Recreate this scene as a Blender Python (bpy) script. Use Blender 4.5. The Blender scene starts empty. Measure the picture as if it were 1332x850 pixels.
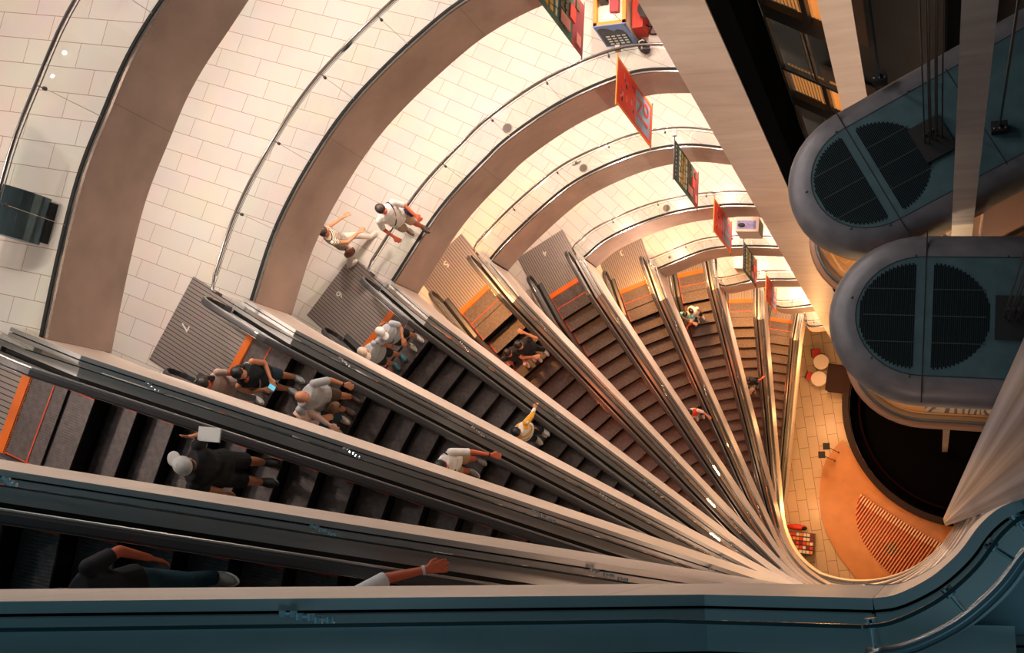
import bpy, bmesh, math, random
from mathutils import Vector, Matrix, geometry
random.seed(7)
C = bpy.context.scene.collection
PI = math.pi
# ------------------------------------------------------------------ camera model
F, VX, VY = 1450.0, 1221.0, 688.0        # focal length in px, vertical vanishing point
H8, FH = 10.7, 5.1                        # depth of floor 8 below the lens, storey height
d = Vector((VX-666, VY-425, F)).normalized()
e1 = (Vector((1, 0, 0)) - d*d.x).normalized()
e2 = d.cross(e1)
ZC = H8 + 9*FH                            # lens height over the ground floor
def hk(k): return H8 + (8-k)*FH
def zk(k): return ZC - hk(k)
def unp(px, py, h):
    r = Vector((px-666, py-425, F)); k = r.dot(d)
    return (r.dot(e1)/k*h, r.dot(e2)/k*h)
def at(px, py, z):                        # pixel seen at world height z -> world point
    a, b = unp(px, py, ZC-z); return Vector((a, -b, z))
cam_d = bpy.data.cameras.new('camera'); cam = bpy.data.objects.new('camera', cam_d); C.objects.link(cam)
cam_d.sensor_width = 36; cam_d.lens = F/1332*36; cam_d.clip_start = .02; cam_d.clip_end = 300
R_ = Vector((e1.x, -e2.x, -d.x)); D_ = Vector((e1.y, -e2.y, -d.y)); Fw = Vector((e1.z, -e2.z, -d.z))
M = Matrix((R_, -D_, -Fw)).transposed().to_4x4(); M.translation = Vector((0, 0, ZC)); cam.matrix_world = M
bpy.context.scene.camera = cam

# ------------------------------------------------------------------ materials
MATS = {}
def mat(name, col, rough=.5, metal=0, emit=None, es=0, noise=0, nscale=8, alpha=None, spec=.5, bump=0, coat=0, nstretch=(1, 1, 1)):
    if name in MATS: return MATS[name]
    m = bpy.data.materials.new(name); m.use_nodes = True; nt = m.node_tree; b = nt.nodes['Principled BSDF']
    b.inputs['Base Color'].default_value = (*col, 1); b.inputs['Roughness'].default_value = rough
    b.inputs['Metallic'].default_value = metal; b.inputs['Specular IOR Level'].default_value = spec
    b.inputs['Coat Weight'].default_value = coat
    if emit: b.inputs['Emission Color'].default_value = (*emit, 1); b.inputs['Emission Strength'].default_value = es
    if noise or bump:
        tc = nt.nodes.new('ShaderNodeTexCoord'); mp = nt.nodes.new('ShaderNodeMapping'); mp.inputs['Scale'].default_value = nstretch
        n = nt.nodes.new('ShaderNodeTexNoise'); n.inputs['Scale'].default_value = nscale; n.inputs['Detail'].default_value = 5
        nt.links.new(tc.outputs['Object'], mp.inputs[0]); nt.links.new(mp.outputs[0], n.inputs['Vector'])
        if noise:
            r = nt.nodes.new('ShaderNodeValToRGB'); r.color_ramp.elements[0].position = .3; r.color_ramp.elements[1].position = .7
            r.color_ramp.elements[0].color = (*[max(0, c*(1-noise)) for c in col], 1); r.color_ramp.elements[1].color = (*[min(1, c*(1+noise)) for c in col], 1)
            nt.links.new(n.outputs['Fac'], r.inputs[0]); nt.links.new(r.outputs[0], b.inputs['Base Color'])
        if bump:
            bp = nt.nodes.new('ShaderNodeBump'); bp.inputs['Strength'].default_value = bump; bp.inputs['Distance'].default_value = .01
            nt.links.new(n.outputs['Fac'], bp.inputs['Height']); nt.links.new(bp.outputs[0], b.inputs['Normal'])
    MATS[name] = m; return m
def glass_mat(name, tint=(.93, .97, .96), rough=.0):
    m = bpy.data.materials.new(name); m.use_nodes = True; nt = m.node_tree; nt.nodes.clear()
    o = nt.nodes.new('ShaderNodeOutputMaterial'); t = nt.nodes.new('ShaderNodeBsdfTransparent'); g = nt.nodes.new('ShaderNodeBsdfGlossy')
    mx = nt.nodes.new('ShaderNodeMixShader'); fr = nt.nodes.new('ShaderNodeFresnel')
    ge = nt.nodes.new('ShaderNodeNewGeometry'); io = nt.nodes.new('ShaderNodeMapRange'); io.inputs[3].default_value = 1.5; io.inputs[4].default_value = 1/1.5   # same reflectance from both sides of the sheet
    nt.links.new(ge.outputs['Backfacing'], io.inputs[0]); nt.links.new(io.outputs[0], fr.inputs[0])
    t.inputs[0].default_value = (*tint, 1); g.inputs['Roughness'].default_value = rough
    nt.links.new(fr.outputs[0], mx.inputs[0]); nt.links.new(t.outputs[0], mx.inputs[1]); nt.links.new(g.outputs[0], mx.inputs[2]); nt.links.new(mx.outputs[0], o.inputs[0])
    MATS[name] = m; return m
def brick_mat(name, c1, c2, mortar, w, h, rot, mort=.006, rough=.25, off=.5):
    m = bpy.data.materials.new(name); m.use_nodes = True; nt = m.node_tree; b = nt.nodes['Principled BSDF']
    tc = nt.nodes.new('ShaderNodeTexCoord'); mp = nt.nodes.new('ShaderNodeMapping'); mp.inputs['Rotation'].default_value = (0, 0, rot)
    br = nt.nodes.new('ShaderNodeTexBrick'); br.offset = off; br.inputs['Scale'].default_value = 1
    br.inputs['Color1'].default_value = (*c1, 1); br.inputs['Color2'].default_value = (*c2, 1); br.inputs['Mortar'].default_value = (*mortar, 1)
    br.inputs['Mortar Size'].default_value = mort; br.inputs['Brick Width'].default_value = w; br.inputs['Row Height'].default_value = h
    br.inputs['Mortar Smooth'].default_value = .2
    n = nt.nodes.new('ShaderNodeTexNoise'); n.inputs['Scale'].default_value = 1.3; n.inputs['Detail'].default_value = 6
    mx = nt.nodes.new('ShaderNodeMix'); mx.data_type = 'RGBA'; mx.blend_type = 'MULTIPLY'; mx.inputs[0].default_value = .22
    nt.links.new(tc.outputs['Object'], mp.inputs[0]); nt.links.new(mp.outputs[0], br.inputs['Vector']); nt.links.new(tc.outputs['Object'], n.inputs['Vector'])
    nt.links.new(br.outputs['Color'], mx.inputs[6]); nt.links.new(n.outputs['Color'], mx.inputs[7]); nt.links.new(mx.outputs[2], b.inputs['Base Color'])
    b.inputs['Roughness'].default_value = rough; MATS[name] = m; return m
def stripe_mat(name, c1, c2, period, duty, axis='Y', rough=.4, metal=.5, noise=.25, scale_noise=6):
    m = bpy.data.materials.new(name); m.use_nodes = True; nt = m.node_tree; b = nt.nodes['Principled BSDF']
    tc = nt.nodes.new('ShaderNodeTexCoord'); sp = nt.nodes.new('ShaderNodeSeparateXYZ'); nt.links.new(tc.outputs['Object'], sp.inputs[0])
    a = nt.nodes.new('ShaderNodeMath'); a.operation = 'DIVIDE'; a.inputs[1].default_value = period; nt.links.new(sp.outputs[axis], a.inputs[0])
    fr = nt.nodes.new('ShaderNodeMath'); fr.operation = 'FRACT'; nt.links.new(a.outputs[0], fr.inputs[0])
    lt = nt.nodes.new('ShaderNodeMath'); lt.operation = 'LESS_THAN'; lt.inputs[1].default_value = duty; nt.links.new(fr.outputs[0], lt.inputs[0])
    n = nt.nodes.new('ShaderNodeTexNoise'); n.inputs['Scale'].default_value = scale_noise; n.inputs['Detail'].default_value = 4; nt.links.new(tc.outputs['Object'], n.inputs['Vector'])
    m1 = nt.nodes.new('ShaderNodeMix'); m1.data_type = 'RGBA'; m1.inputs[6].default_value = (*c1, 1); m1.inputs[7].default_value = (*c2, 1); nt.links.new(lt.outputs[0], m1.inputs[0])
    m2 = nt.nodes.new('ShaderNodeMix'); m2.data_type = 'RGBA'; m2.blend_type = 'MULTIPLY'; m2.inputs[0].default_value = noise
    nt.links.new(m1.outputs[2], m2.inputs[6]); nt.links.new(n.outputs['Color'], m2.inputs[7]); nt.links.new(m2.outputs[2], b.inputs['Base Color'])
    bp = nt.nodes.new('ShaderNodeBump'); bp.invert = True; bp.inputs['Strength'].default_value = .6; bp.inputs['Distance'].default_value = .006
    nt.links.new(lt.outputs[0], bp.inputs['Height']); nt.links.new(bp.outputs[0], b.inputs['Normal'])
    b.inputs['Roughness'].default_value = rough; b.inputs['Metallic'].default_value = metal; MATS[name] = m; return m
def seam_mat(name, col, period, rough=.45, noise=.15, seam=.006):
    # stone / painted panels with a thin joint every `period` metres measured along the UV u axis
    m = bpy.data.materials.new(name); m.use_nodes = True; nt = m.node_tree; b = nt.nodes['Principled BSDF']
    uv = nt.nodes.new('ShaderNodeUVMap'); sp = nt.nodes.new('ShaderNodeSeparateXYZ'); nt.links.new(uv.outputs[0], sp.inputs[0])
    a = nt.nodes.new('ShaderNodeMath'); a.operation = 'DIVIDE'; a.inputs[1].default_value = period; nt.links.new(sp.outputs['X'], a.inputs[0])
    fr = nt.nodes.new('ShaderNodeMath'); fr.operation = 'FRACT'; nt.links.new(a.outputs[0], fr.inputs[0])
    lt = nt.nodes.new('ShaderNodeMath'); lt.operation = 'LESS_THAN'; lt.inputs[1].default_value = seam/period; nt.links.new(fr.outputs[0], lt.inputs[0])
    tc = nt.nodes.new('ShaderNodeTexCoord'); n = nt.nodes.new('ShaderNodeTexNoise'); n.inputs['Scale'].default_value = 1.1; n.inputs['Detail'].default_value = 8
    nt.links.new(tc.outputs['Object'], n.inputs['Vector'])
    r = nt.nodes.new('ShaderNodeValToRGB'); r.color_ramp.elements[0].position = .35; r.color_ramp.elements[1].position = .65
    r.color_ramp.elements[0].color = (*[c*(1-noise) for c in col], 1); r.color_ramp.elements[1].color = (*[min(1, c*(1+noise)) for c in col], 1); nt.links.new(n.outputs['Fac'], r.inputs[0])
    m1 = nt.nodes.new('ShaderNodeMix'); m1.data_type = 'RGBA'; m1.inputs[7].default_value = (*[c*.35 for c in col], 1)
    nt.links.new(lt.outputs[0], m1.inputs[0]); nt.links.new(r.outputs[0], m1.inputs[6]); nt.links.new(m1.outputs[2], b.inputs['Base Color'])
    b.inputs['Roughness'].default_value = rough; MATS[name] = m; return m
def stone_mat(name, ca, cb, rough=.3):
    m = bpy.data.materials.new(name); m.use_nodes = True; nt = m.node_tree; b = nt.nodes['Principled BSDF']
    tc = nt.nodes.new('ShaderNodeTexCoord'); mp = nt.nodes.new('ShaderNodeMapping'); mp.inputs['Rotation'].default_value = (.5, .35, .2); mp.inputs['Scale'].default_value = (1, 1, 1)
    w = nt.nodes.new('ShaderNodeTexNoise'); w.inputs['Scale'].default_value = .9; w.inputs['Detail'].default_value = 9; w.inputs['Distortion'].default_value = 1.2
    mp.inputs['Scale'].default_value = (.6, .6, 2.6)
    nt.links.new(tc.outputs['Object'], mp.inputs[0]); nt.links.new(mp.outputs[0], w.inputs['Vector'])
    r = nt.nodes.new('ShaderNodeValToRGB'); r.color_ramp.elements[0].position = .3; r.color_ramp.elements[1].position = .7
    r.color_ramp.elements[0].color = (*ca, 1); r.color_ramp.elements[1].color = (*cb, 1)
    nt.links.new(w.outputs['Fac'], r.inputs[0]); nt.links.new(r.outputs[0], b.inputs['Base Color']); b.inputs['Roughness'].default_value = rough
    MATS[name] = m; return m
steel = mat('brushed_steel', (.27, .255, .25), .2, .9, noise=.12, nscale=3)
deckm = mat('ledge_steel', (.50, .49, .48), .32, .85, noise=.06, nscale=2)
darksteel = mat('dark_steel', (.10, .105, .11), .35, .6)
black = mat('black_rubber', (.012, .012, .014), .4)
railm = mat('handrail_rubber', (.05, .05, .055), .38, coat=.15)
gapm = mat('gap_black', (.006, .006, .006), .7)
orange = mat('orange_comb', (.85, .17, .012), .4, bump=.2, nscale=60)
redline = mat('red_demarcation', (.75, .08, .02), .5)
glass = glass_mat('clear_glass'); glassg = glass_mat('guard_glass', (.90, .95, .95))
glassedge = mat('glass_edge', (.01, .03, .035), .15)
clad = seam_mat('cladding_cream', (.88, .74, .63), 2.4, .42, .06)
fasciam = seam_mat('fascia_stone', (.48, .36, .30), 3.1, .5, .16)
soffit = mat('soffit_grey', (.5, .45, .4), .7)
treadm = mat('tread_metal', (.12, .098, .095), .5, .3, noise=.35, nscale=14)
riserm = mat('riser_metal', (.012, .012, .014), .45, .4)
platem = stripe_mat('landing_plate', (.40, .35, .33), (.035, .025, .022), .069, .17)
whitep = mat('white_paint', (.8, .78, .74), .5)
chrome = mat('chrome', (.75, .78, .8), .08, 1)
stone = stone_mat('column_stone', (.66, .60, .55), (.80, .74, .69), .4)

# ------------------------------------------------------------------ object helpers
def mesh_from(name, verts, faces, mats, fm=None, uvs=None, smooth=False):
    me = bpy.data.meshes.new(name); me.from_pydata([tuple(v) for v in verts], [], faces)
    for m in (mats if isinstance(mats, (list, tuple)) else [mats]): me.materials.append(m)
    if fm:
        for p, i in zip(me.polygons, fm): p.material_index = i
    if uvs:
        l = me.uv_layers.new(name='UVMap')
        for lp in me.loops: l.data[lp.index].uv = uvs[lp.vertex_index]
    if smooth:
        for p in me.polygons: p.use_smooth = True
    me.update(); return me
def link(name, me, parent=None, loc=None, rot=None):
    o = bpy.data.objects.new(name, me); C.objects.link(o)
    if parent: o.parent = parent
    if loc is not None: o.location = loc
    if rot is not None: o.rotation_euler = rot
    return o
def thing(name, label, cat, loc=(0, 0, 0), rz=0, group=None):
    assert len(label.split()) <= 16, label
    o = bpy.data.objects.new(name, None); C.objects.link(o); o.empty_display_size = .2
    o.location = loc; o.rotation_euler = (0, 0, rz); o['label'] = label; o['category'] = cat
    if group: o['group'] = group
    return o
def tag(o, label, cat, group=None):
    o['label'] = label; o['category'] = cat
    if group: o['group'] = group
    return o
def struct(o): o['kind'] = 'structure'; return o
class MB:
    def __init__(s): s.v = []; s.f = []; s.m = []
    def add(s, vs, fs, mi=0):
        n = len(s.v); s.v += [Vector(v) for v in vs]; s.f += [tuple(i+n for i in f) for f in fs]; s.m += [mi]*len(fs); return s
    def box(s, x0, x1, y0, y1, z0, z1, mi=0):
        return s.add([(x0,y0,z0),(x1,y0,z0),(x1,y1,z0),(x0,y1,z0),(x0,y0,z1),(x1,y0,z1),(x1,y1,z1),(x0,y1,z1)],
            [(3,2,1,0),(4,5,6,7),(0,1,5,4),(1,2,6,5),(2,3,7,6),(3,0,4,7)], mi)
    def tube(s, p0, p1, r0, r1=None, n=10, mi=0, caps=True):
        p0 = Vector(p0); p1 = Vector(p1); r1 = r0 if r1 is None else r1; a = (p1-p0)
        if a.length < 1e-6: return s
        a.normalize(); b = a.orthogonal().normalized(); c = a.cross(b)
        vs = [p0+(b*math.cos(t)+c*math.sin(t))*r0 for t in [2*PI*i/n for i in range(n)]]+[p1+(b*math.cos(t)+c*math.sin(t))*r1 for t in [2*PI*i/n for i in range(n)]]
        fs = [(i, (i+1) % n, n+(i+1) % n, n+i) for i in range(n)]
        if caps: fs += [tuple(range(n))[::-1], tuple(range(n, 2*n))]
        return s.add(vs, fs, mi)
    def path(s, pts, r, n=8, mi=0, closed=False):
        pts = [Vector(p) for p in pts]; N = len(pts); rings = []; prev = None
        for i, p in enumerate(pts):
            if closed: t = pts[(i+1) % N]-pts[i-1]
            else: t = pts[min(i+1, N-1)]-pts[max(i-1, 0)]
            t.normalize(); b = t.orthogonal().normalized() if prev is None else (prev-t*prev.dot(t)).normalized(); prev = b; c = t.cross(b)
            rings.append([p+(b*math.cos(2*PI*j/n)+c*math.sin(2*PI*j/n))*r for j in range(n)])
        vs = [v for q in rings for v in q]; fs = []
        for i in range(N if closed else N-1):
            k = (i+1) % N
            fs += [(i*n+j, i*n+(j+1) % n, k*n+(j+1) % n, k*n+j) for j in range(n)]
        if not closed: fs += [tuple(range(n))[::-1], tuple(range((N-1)*n, N*n))]
        return s.add(vs, fs, mi)
    def ell(s, c, r, n=12, m=8, mi=0, rot=None, zmin=-1):
        c = Vector(c); vs = []; fs = []
        lo = math.asin(zmin) if zmin > -1 else -PI/2
        for i in range(m+1):
            a = lo+(PI/2-lo)*i/m
            for j in range(n):
                v = Vector((r[0]*math.cos(a)*math.cos(2*PI*j/n), r[1]*math.cos(a)*math.sin(2*PI*j/n), r[2]*math.sin(a)))
                if rot is not None: v = rot @ v
                vs.append(c+v)
        for i in range(m): fs += [(i*n+j, i*n+(j+1) % n, (i+1)*n+(j+1) % n, (i+1)*n+j) for j in range(n)]
        fs.append(tuple(range(n))[::-1]); fs.append(tuple(range(m*n, (m+1)*n)))
        return s.add(vs, fs, mi)
    def prism(s, poly, z0, z1, mi=0, top=None):
        n = len(poly); vs = [(p[0], p[1], z0) for p in poly]+[(p[0], p[1], z1) for p in poly]
        area = sum(poly[i][0]*poly[(i+1) % n][1]-poly[(i+1) % n][0]*poly[i][1] for i in range(n))
        fs = [(i, (i+1) % n, n+(i+1) % n, n+i) for i in range(n)]
        if area < 0: fs = [f[::-1] for f in fs]
        tp = tuple(range(n, 2*n)); bt = tuple(range(n))[::-1]
        if area < 0: tp = tp[::-1]; bt = bt[::-1]
        s.add(vs, fs, mi); k = len(s.v)-2*n
        s.f += [tuple(i+k for i in tp), tuple(i+k for i in bt)]; s.m += [mi if top is None else top, mi]; return s
    def sweep(s, pts, nrm, sec, mi=0, closed=False, mis=None):
        # pts: 3D points; nrm: 2D unit vectors; sec: list of (offset along nrm, dz)
        k = len(sec); vs = []; fs = []; ms = []
        for p, q in zip(pts, nrm):
            for o, z in sec: vs.append((p[0]+q[0]*o, p[1]+q[1]*o, p[2]+z))
        for i in range(len(pts)-1):
            for j in range(k if closed else k-1):
                j2 = (j+1) % k; fs.append((i*k+j, i*k+j2, (i+1)*k+j2, (i+1)*k+j)); ms.append(mis[j] if mis else mi)
        if closed: fs += [tuple(range(k))[::-1], tuple(range((len(pts)-1)*k, len(pts)*k))]; ms += [mi, mi]
        n = len(s.v); s.v += [Vector(v) for v in vs]; s.f += [tuple(i+n for i in f) for f in fs]; s.m += ms; return s
    def mesh(s, name, mats, smooth=False, uv=None): return mesh_from(name, s.v, s.f, mats, s.m, uv, smooth)
    def build(s, name, mats, parent=None, smooth=False, origin=None, loc=None, rot=None, uv=None):
        if origin is not None: s.v = [v-Vector(origin) for v in s.v]
        return link(name, s.mesh(name, mats, smooth, uv), parent, loc, rot)
# ------------------------------------------------------------------ escalator layout (plan a = image right, b = image down)
AL = {10: -10.7, 9: -10.7, 8: -10.4, 7: -10.77, 6: -10.95, 5: -11.3, 4: -10.95, 3: -10.5, 2: -10.6, 1: -9.17, 0: -7.9}
LA = {10: .80, 9: 1.28, 8: 1.88, 7: 2.65, 6: 3.47, 5: 4.25, 4: 5.02, 3: 5.8, 2: 6.4, 1: 6.98, 0: 7.5}
PH = {k: math.radians(20.4+10.2*(8-k)) for k in range(11)}; PH[10] = 0; PH[4] += .012; PH[3] += .014; PH[2] += .012
S0 = {10: .3, 9: .35, 8: .57, 7: 2.40, 6: 1.77, 5: .90, 4: .71, 3: .60, 2: .6, 1: .6, 0: .6}   # where a nosing stands
def wpt(k, s, y, z=0):
    p = PH[k]; al = AL[k]+s; la = LA[k]+.48-y
    return Vector((al*math.cos(p)-la*math.sin(p), -(al*math.sin(p)+la*math.cos(p)), zk(k)+z))
T30 = math.tan(PI/6); SI = .8; SE = SI+FH/T30; SL = SE+.8    # incline start, end, lower comb
def zl(s): return 0 if s < SI else (-FH if s > SE else -(s-SI)*T30)
NC = (-3.4, 2.4); NR_ = {9: 4.4, 8: 4.46, 7: 4.5, 6: 4.53, 5: 4.56, 4: 4.58, 3: 4.6, 2: 4.62, 1: 4.62, 0: 4.62}                # centre (world x, y) and radius of the near side of the void
def catmull(P, n):
    P = [P[0]*2-P[1]]+P+[P[-1]*2-P[-2]]; out = []
    for i in range(1, len(P)-2):
        a, b, c, e = P[i-1:i+3]; t1 = (b-a).length**.5; t2 = (c-b).length**.5; t3 = (e-c).length**.5
        m1 = (c-b)+((b-a)/t1-(c-a)/(t1+t2))*t2; m2 = (c-b)+((e-c)/t3-(e-b)/(t2+t3))*t2
        for j in range(n):
            t = j/n; out.append(b*(2*t**3-3*t*t+1)+m1*(t**3-2*t*t+t)+c*(-2*t**3+3*t*t)+m2*(t**3-t*t))
    return out+[P[-2]]
def bez(a, b, c, n):
    return [((1-t)**2*a[0]+2*t*(1-t)*b[0]+t*t*c[0], (1-t)**2*a[1]+2*t*(1-t)*b[1]+t*t*c[1]) for t in [i/n for i in range(n+1)]]
def near_path(k):
    """edge of the void on floor k: (start s on escalator k+1, bezier points, arc points) in world xy"""
    NR = NR_[k]; e = k+1; u = Vector((math.cos(PH[e]), -math.sin(PH[e]))); A = wpt(e, 0, .97).xy; c = Vector(NC)
    if k == 9:
        sb = (-.42-A.x)/u.x; P = [A+u*sb]
        pts = [tuple(P[0]), (-.36, -.3105), (-.30, -.3105)]
        q = catmull([Vector(v) for v in ((-.30, -.3105), (-.21, -.296), (-.06, -.222), (.02, -.16), (.09, -.09), (.15, -.01), (.19, .035), (.25, .085), (.34, .13))], 4)
        return sb, pts, [tuple(v) for v in q]
    w = A-c; bq = w.dot(u); disc = bq*bq-(w.length_squared-NR*NR)
    si = -bq+math.sqrt(max(disc, .05)); si = min(si, 11.2)
    I = A+u*si; dd = {8: .8, 7: 1.1, 6: 1.4}.get(k, 1.8)
    a0 = math.atan2(I.y-c.y, I.x-c.x); a1 = a0+dd/NR
    P1 = (c.x+NR*math.cos(a1), c.y+NR*math.sin(a1)); sb = si-dd
    b = bez(tuple(A+u*sb), tuple(I), P1, 10)
    aend = math.atan2(.20-c.y, .60-c.x); n = 26
    arc = [(c.x+NR*math.cos(a1+(aend-a1)*i/n), c.y+NR*math.sin(a1+(aend-a1)*i/n)) for i in range(n+1)]
    return sb, b, arc
def resample_normals(pts):
    out = []
    for i in range(len(pts)):
        a = Vector(pts[max(i-1, 0)][:2]); b = Vector(pts[min(i+1, len(pts)-1)][:2]); t = (b-a).normalized(); out.append(Vector((-t.y, t.x)))   # left of travel = towards the void
    return out
def uvs_for(pts, sec):
    L = 0; out = []
    for i, p in enumerate(pts):
        if i: L += (Vector(p[:2])-Vector(pts[i-1][:2])).length
        for o, z in sec: out.append((L, z+o))
    return out

SLIST = [-.4, 0, .4, .7, .8, .9]+[.9+i*.873 for i in range(1, 10)]+[SE-.1, SE, SE+.1, SE+.5, SL, SL+.5]
# --- shared escalator meshes (local frame: x along the ride, y towards the void, z up, origin at the upper comb)
def rail_path(y):
    pts = []
    r = .40; cx = -.36; cz = .53
    for i in range(0, 9):
        a = -PI*.62-(i/8)*(PI*.88); pts.append((cx+r*math.cos(a), y, cz+r*math.sin(a)))
    pts.append((-.1, y, .94))
    for s in [.3, .7, .85, 1.0]+[1+.9*i for i in range(1, 10)]+[SE-.1, SE+.1, SE+.5, SL+.1]: pts.append((s, y, zl(s)+.93))
    cx = SL+.36
    for i in range(0, 9):
        a = PI/2-(i/8)*(PI*.88); pts.append((cx+r*math.cos(a), y, -FH+cz+r*math.sin(a)))
    return pts
def ribbon_rail(y, w, t, lift=0, trim=0):
    P = rail_path(y); P = P[trim:len(P)-trim] if trim else P; b = MB(); vs = []; fs = []
    for i, p in enumerate(P):
        a = Vector(P[max(i-1, 0)]); c = Vector(P[min(i+1, len(P)-1)]); tt = (c-a).normalized(); n = Vector((-tt.z, 0, tt.x))
        p = Vector(p)+n*lift; h = w/2
        vs += [p+Vector((0, -h, 0))-n*t*.5, p+Vector((0, -h*.98, 0))+n*t*.25, p+Vector((0, -h*.6, 0))+n*t*.5, p+Vector((0, h*.6, 0))+n*t*.5, p+Vector((0, h*.98, 0))+n*t*.25, p+Vector((0, h, 0))-n*t*.5]
    for i in range(len(P)-1):
        for j in range(6): fs.append((i*6+j, i*6+(j+1) % 6, (i+1)*6+(j+1) % 6, (i+1)*6+j))
    b.add(vs, fs); return b
def balus(y):
    b = MB(); P = [q for q in rail_path(y)[3:-3]]; vs = []; fs = []
    for p in P:
        s = min(max(p[0], -.55), SL+.55); vs += [(p[0], y, p[2]-.02), (p[0] if -.55 < p[0] < SL+.55 else s, y, zl(s)+.1)]
    for i in range(len(P)-1): fs.append((2*i, 2*i+1, 2*i+3, 2*i+2))
    return b.add(vs, fs)
def lsweep(sec, mis=None, closed=False, s0=-.55, s1=SL+.55):
    ss = [s0]+[s for s in SLIST if s0 < s < s1]+[s1]
    return MB().sweep([(s, 0, zl(s)) for s in ss], [Vector((0, 1)) for s in ss], sec, mis=mis, closed=closed)
ME = {}
ME['rail+'] = ribbon_rail(.672, .088, .035).mesh('handrail', [railm]); ME['rail-'] = ribbon_rail(-.672, .088, .035).mesh('handrail', [railm])
ME['guide+'] = ribbon_rail(.727, .024, .02, -.016, 3).mesh('handrail_guide', [deckm]); ME['guide-'] = ribbon_rail(-.727, .024, .02, -.016, 3).mesh('handrail_guide', [deckm])
ME['guidei+'] = ribbon_rail(.622, .008, .02, -.012, 3).mesh('handrail_guide', [steel]); ME['guidei-'] = ribbon_rail(-.622, .008, .02, -.012, 3).mesh('handrail_guide', [steel])
ME['bal+'] = balus(.672).mesh('balustrade_glass', [glass]); ME['bal-'] = balus(-.672).mesh('balustrade_glass', [glass])
for sg, nm in ((1, '+'), (-1, '-')):
    ME['skirt'+nm] = lsweep([(sg*.522, -.30), (sg*.522, .06), (sg*.545, .09), (sg*.63, .10)]).mesh('skirt_panel', [darksteel])
    ME['gap'+nm] = lsweep([(sg*.63, .10), (sg*.64, .05), (sg*.70, .05), (sg*.705, .12)]).mesh('glass_channel', [gapm])  # black stands for the shade in the gap as well as dark rubber
    ME['deck'+nm] = lsweep([(sg*.705, .12), (sg*.86, .12)]).mesh('outer_deck', [deckm])
ME['farclad'] = lsweep([(-.86, .12), (-.92, .16), (-.96, .16), (-.96, -1.05), (.90, -1.05)], s0=-.4, s1=SL+.3).mesh('side_panel', [clad])
sm = MB()
for i in range(33):
    y = -.5+i*(1.0/32); sm.box(-.40, .006, y-.0085, y+.0085, -.012, 0, 0)
sm.box(-.40, 0, -.505, .505, -.03, -.008, 0)
sm.sweep([(0, 0, -.01), (-.012, 0, -.07), (-.02, 0, -.15), (-.02, 0, -.26)], [Vector((0, 1))]*4, [(-.505, 0), (.505, 0)], 1)
sm.box(-.39, .004, .497, .512, -.01, .003, 2); sm.box(-.39, .004, -.512, -.497, -.01, .003, 2)
ME['step'] = sm.mesh('step', [treadm, riserm, redline])
pm = MB().box(-1.66, -.09, -.84, .81, -.02, .012); ME['plate'] = pm.mesh('landing_plate', [platem])
cb = MB().box(-.10, .035, -.525, .525, -.02, .022)
for i in range(34): y = -.515+i*.0312; cb.box(.03, .055, y-.007, y+.007, -.01, .012)
ME['comb'] = cb.mesh('comb_plate', [orange])
ME['comb2'] = MB().box(-.035, .10, -.525, .525, -.02, .022).mesh('comb_plate', [orange])
ME['plate2'] = MB().box(.10, 1.66, -.84, .81, -.02, .012).mesh('landing_plate', [platem])
ME['redbar'] = MB().box(.41, .432, -.5, .5, .0, .006).mesh('demarcation_strip', [redline])
ORD = {10: 'topmost', 9: 'second from the top', 8: 'third from the top', 7: 'fourth from the top', 6: 'fifth from the top', 5: 'sixth from the top', 4: 'seventh from the top', 3: 'eighth from the top', 2: 'ninth from the top', 1: 'tenth from the top', 0: 'lowest'}
FIVE = ORD
def glyph(txt, size, m, depth=.004):
    cu = bpy.data.curves.new('txt', 'FONT'); cu.body = txt; cu.size = size; cu.extrude = depth; cu.align_x = 'CENTER'; cu.align_y = 'CENTER'
    o = bpy.data.objects.new('txt', cu); C.objects.link(o); dg = bpy.context.evaluated_depsgraph_get(); dg.update()
    me = bpy.data.meshes.new_from_object(o.evaluated_get(dg)); bpy.data.objects.remove(o); me.materials.clear(); me.materials.append(m); return me
NP = {}
def ledge_section():   # offset 0 = cladding face, negative = towards the escalator
    return [(-.11, .12), (-.11, .165), (-.072, .165), (-.072, .10), (-.052, .10), (-.052, .165), (0, .165)]
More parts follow.
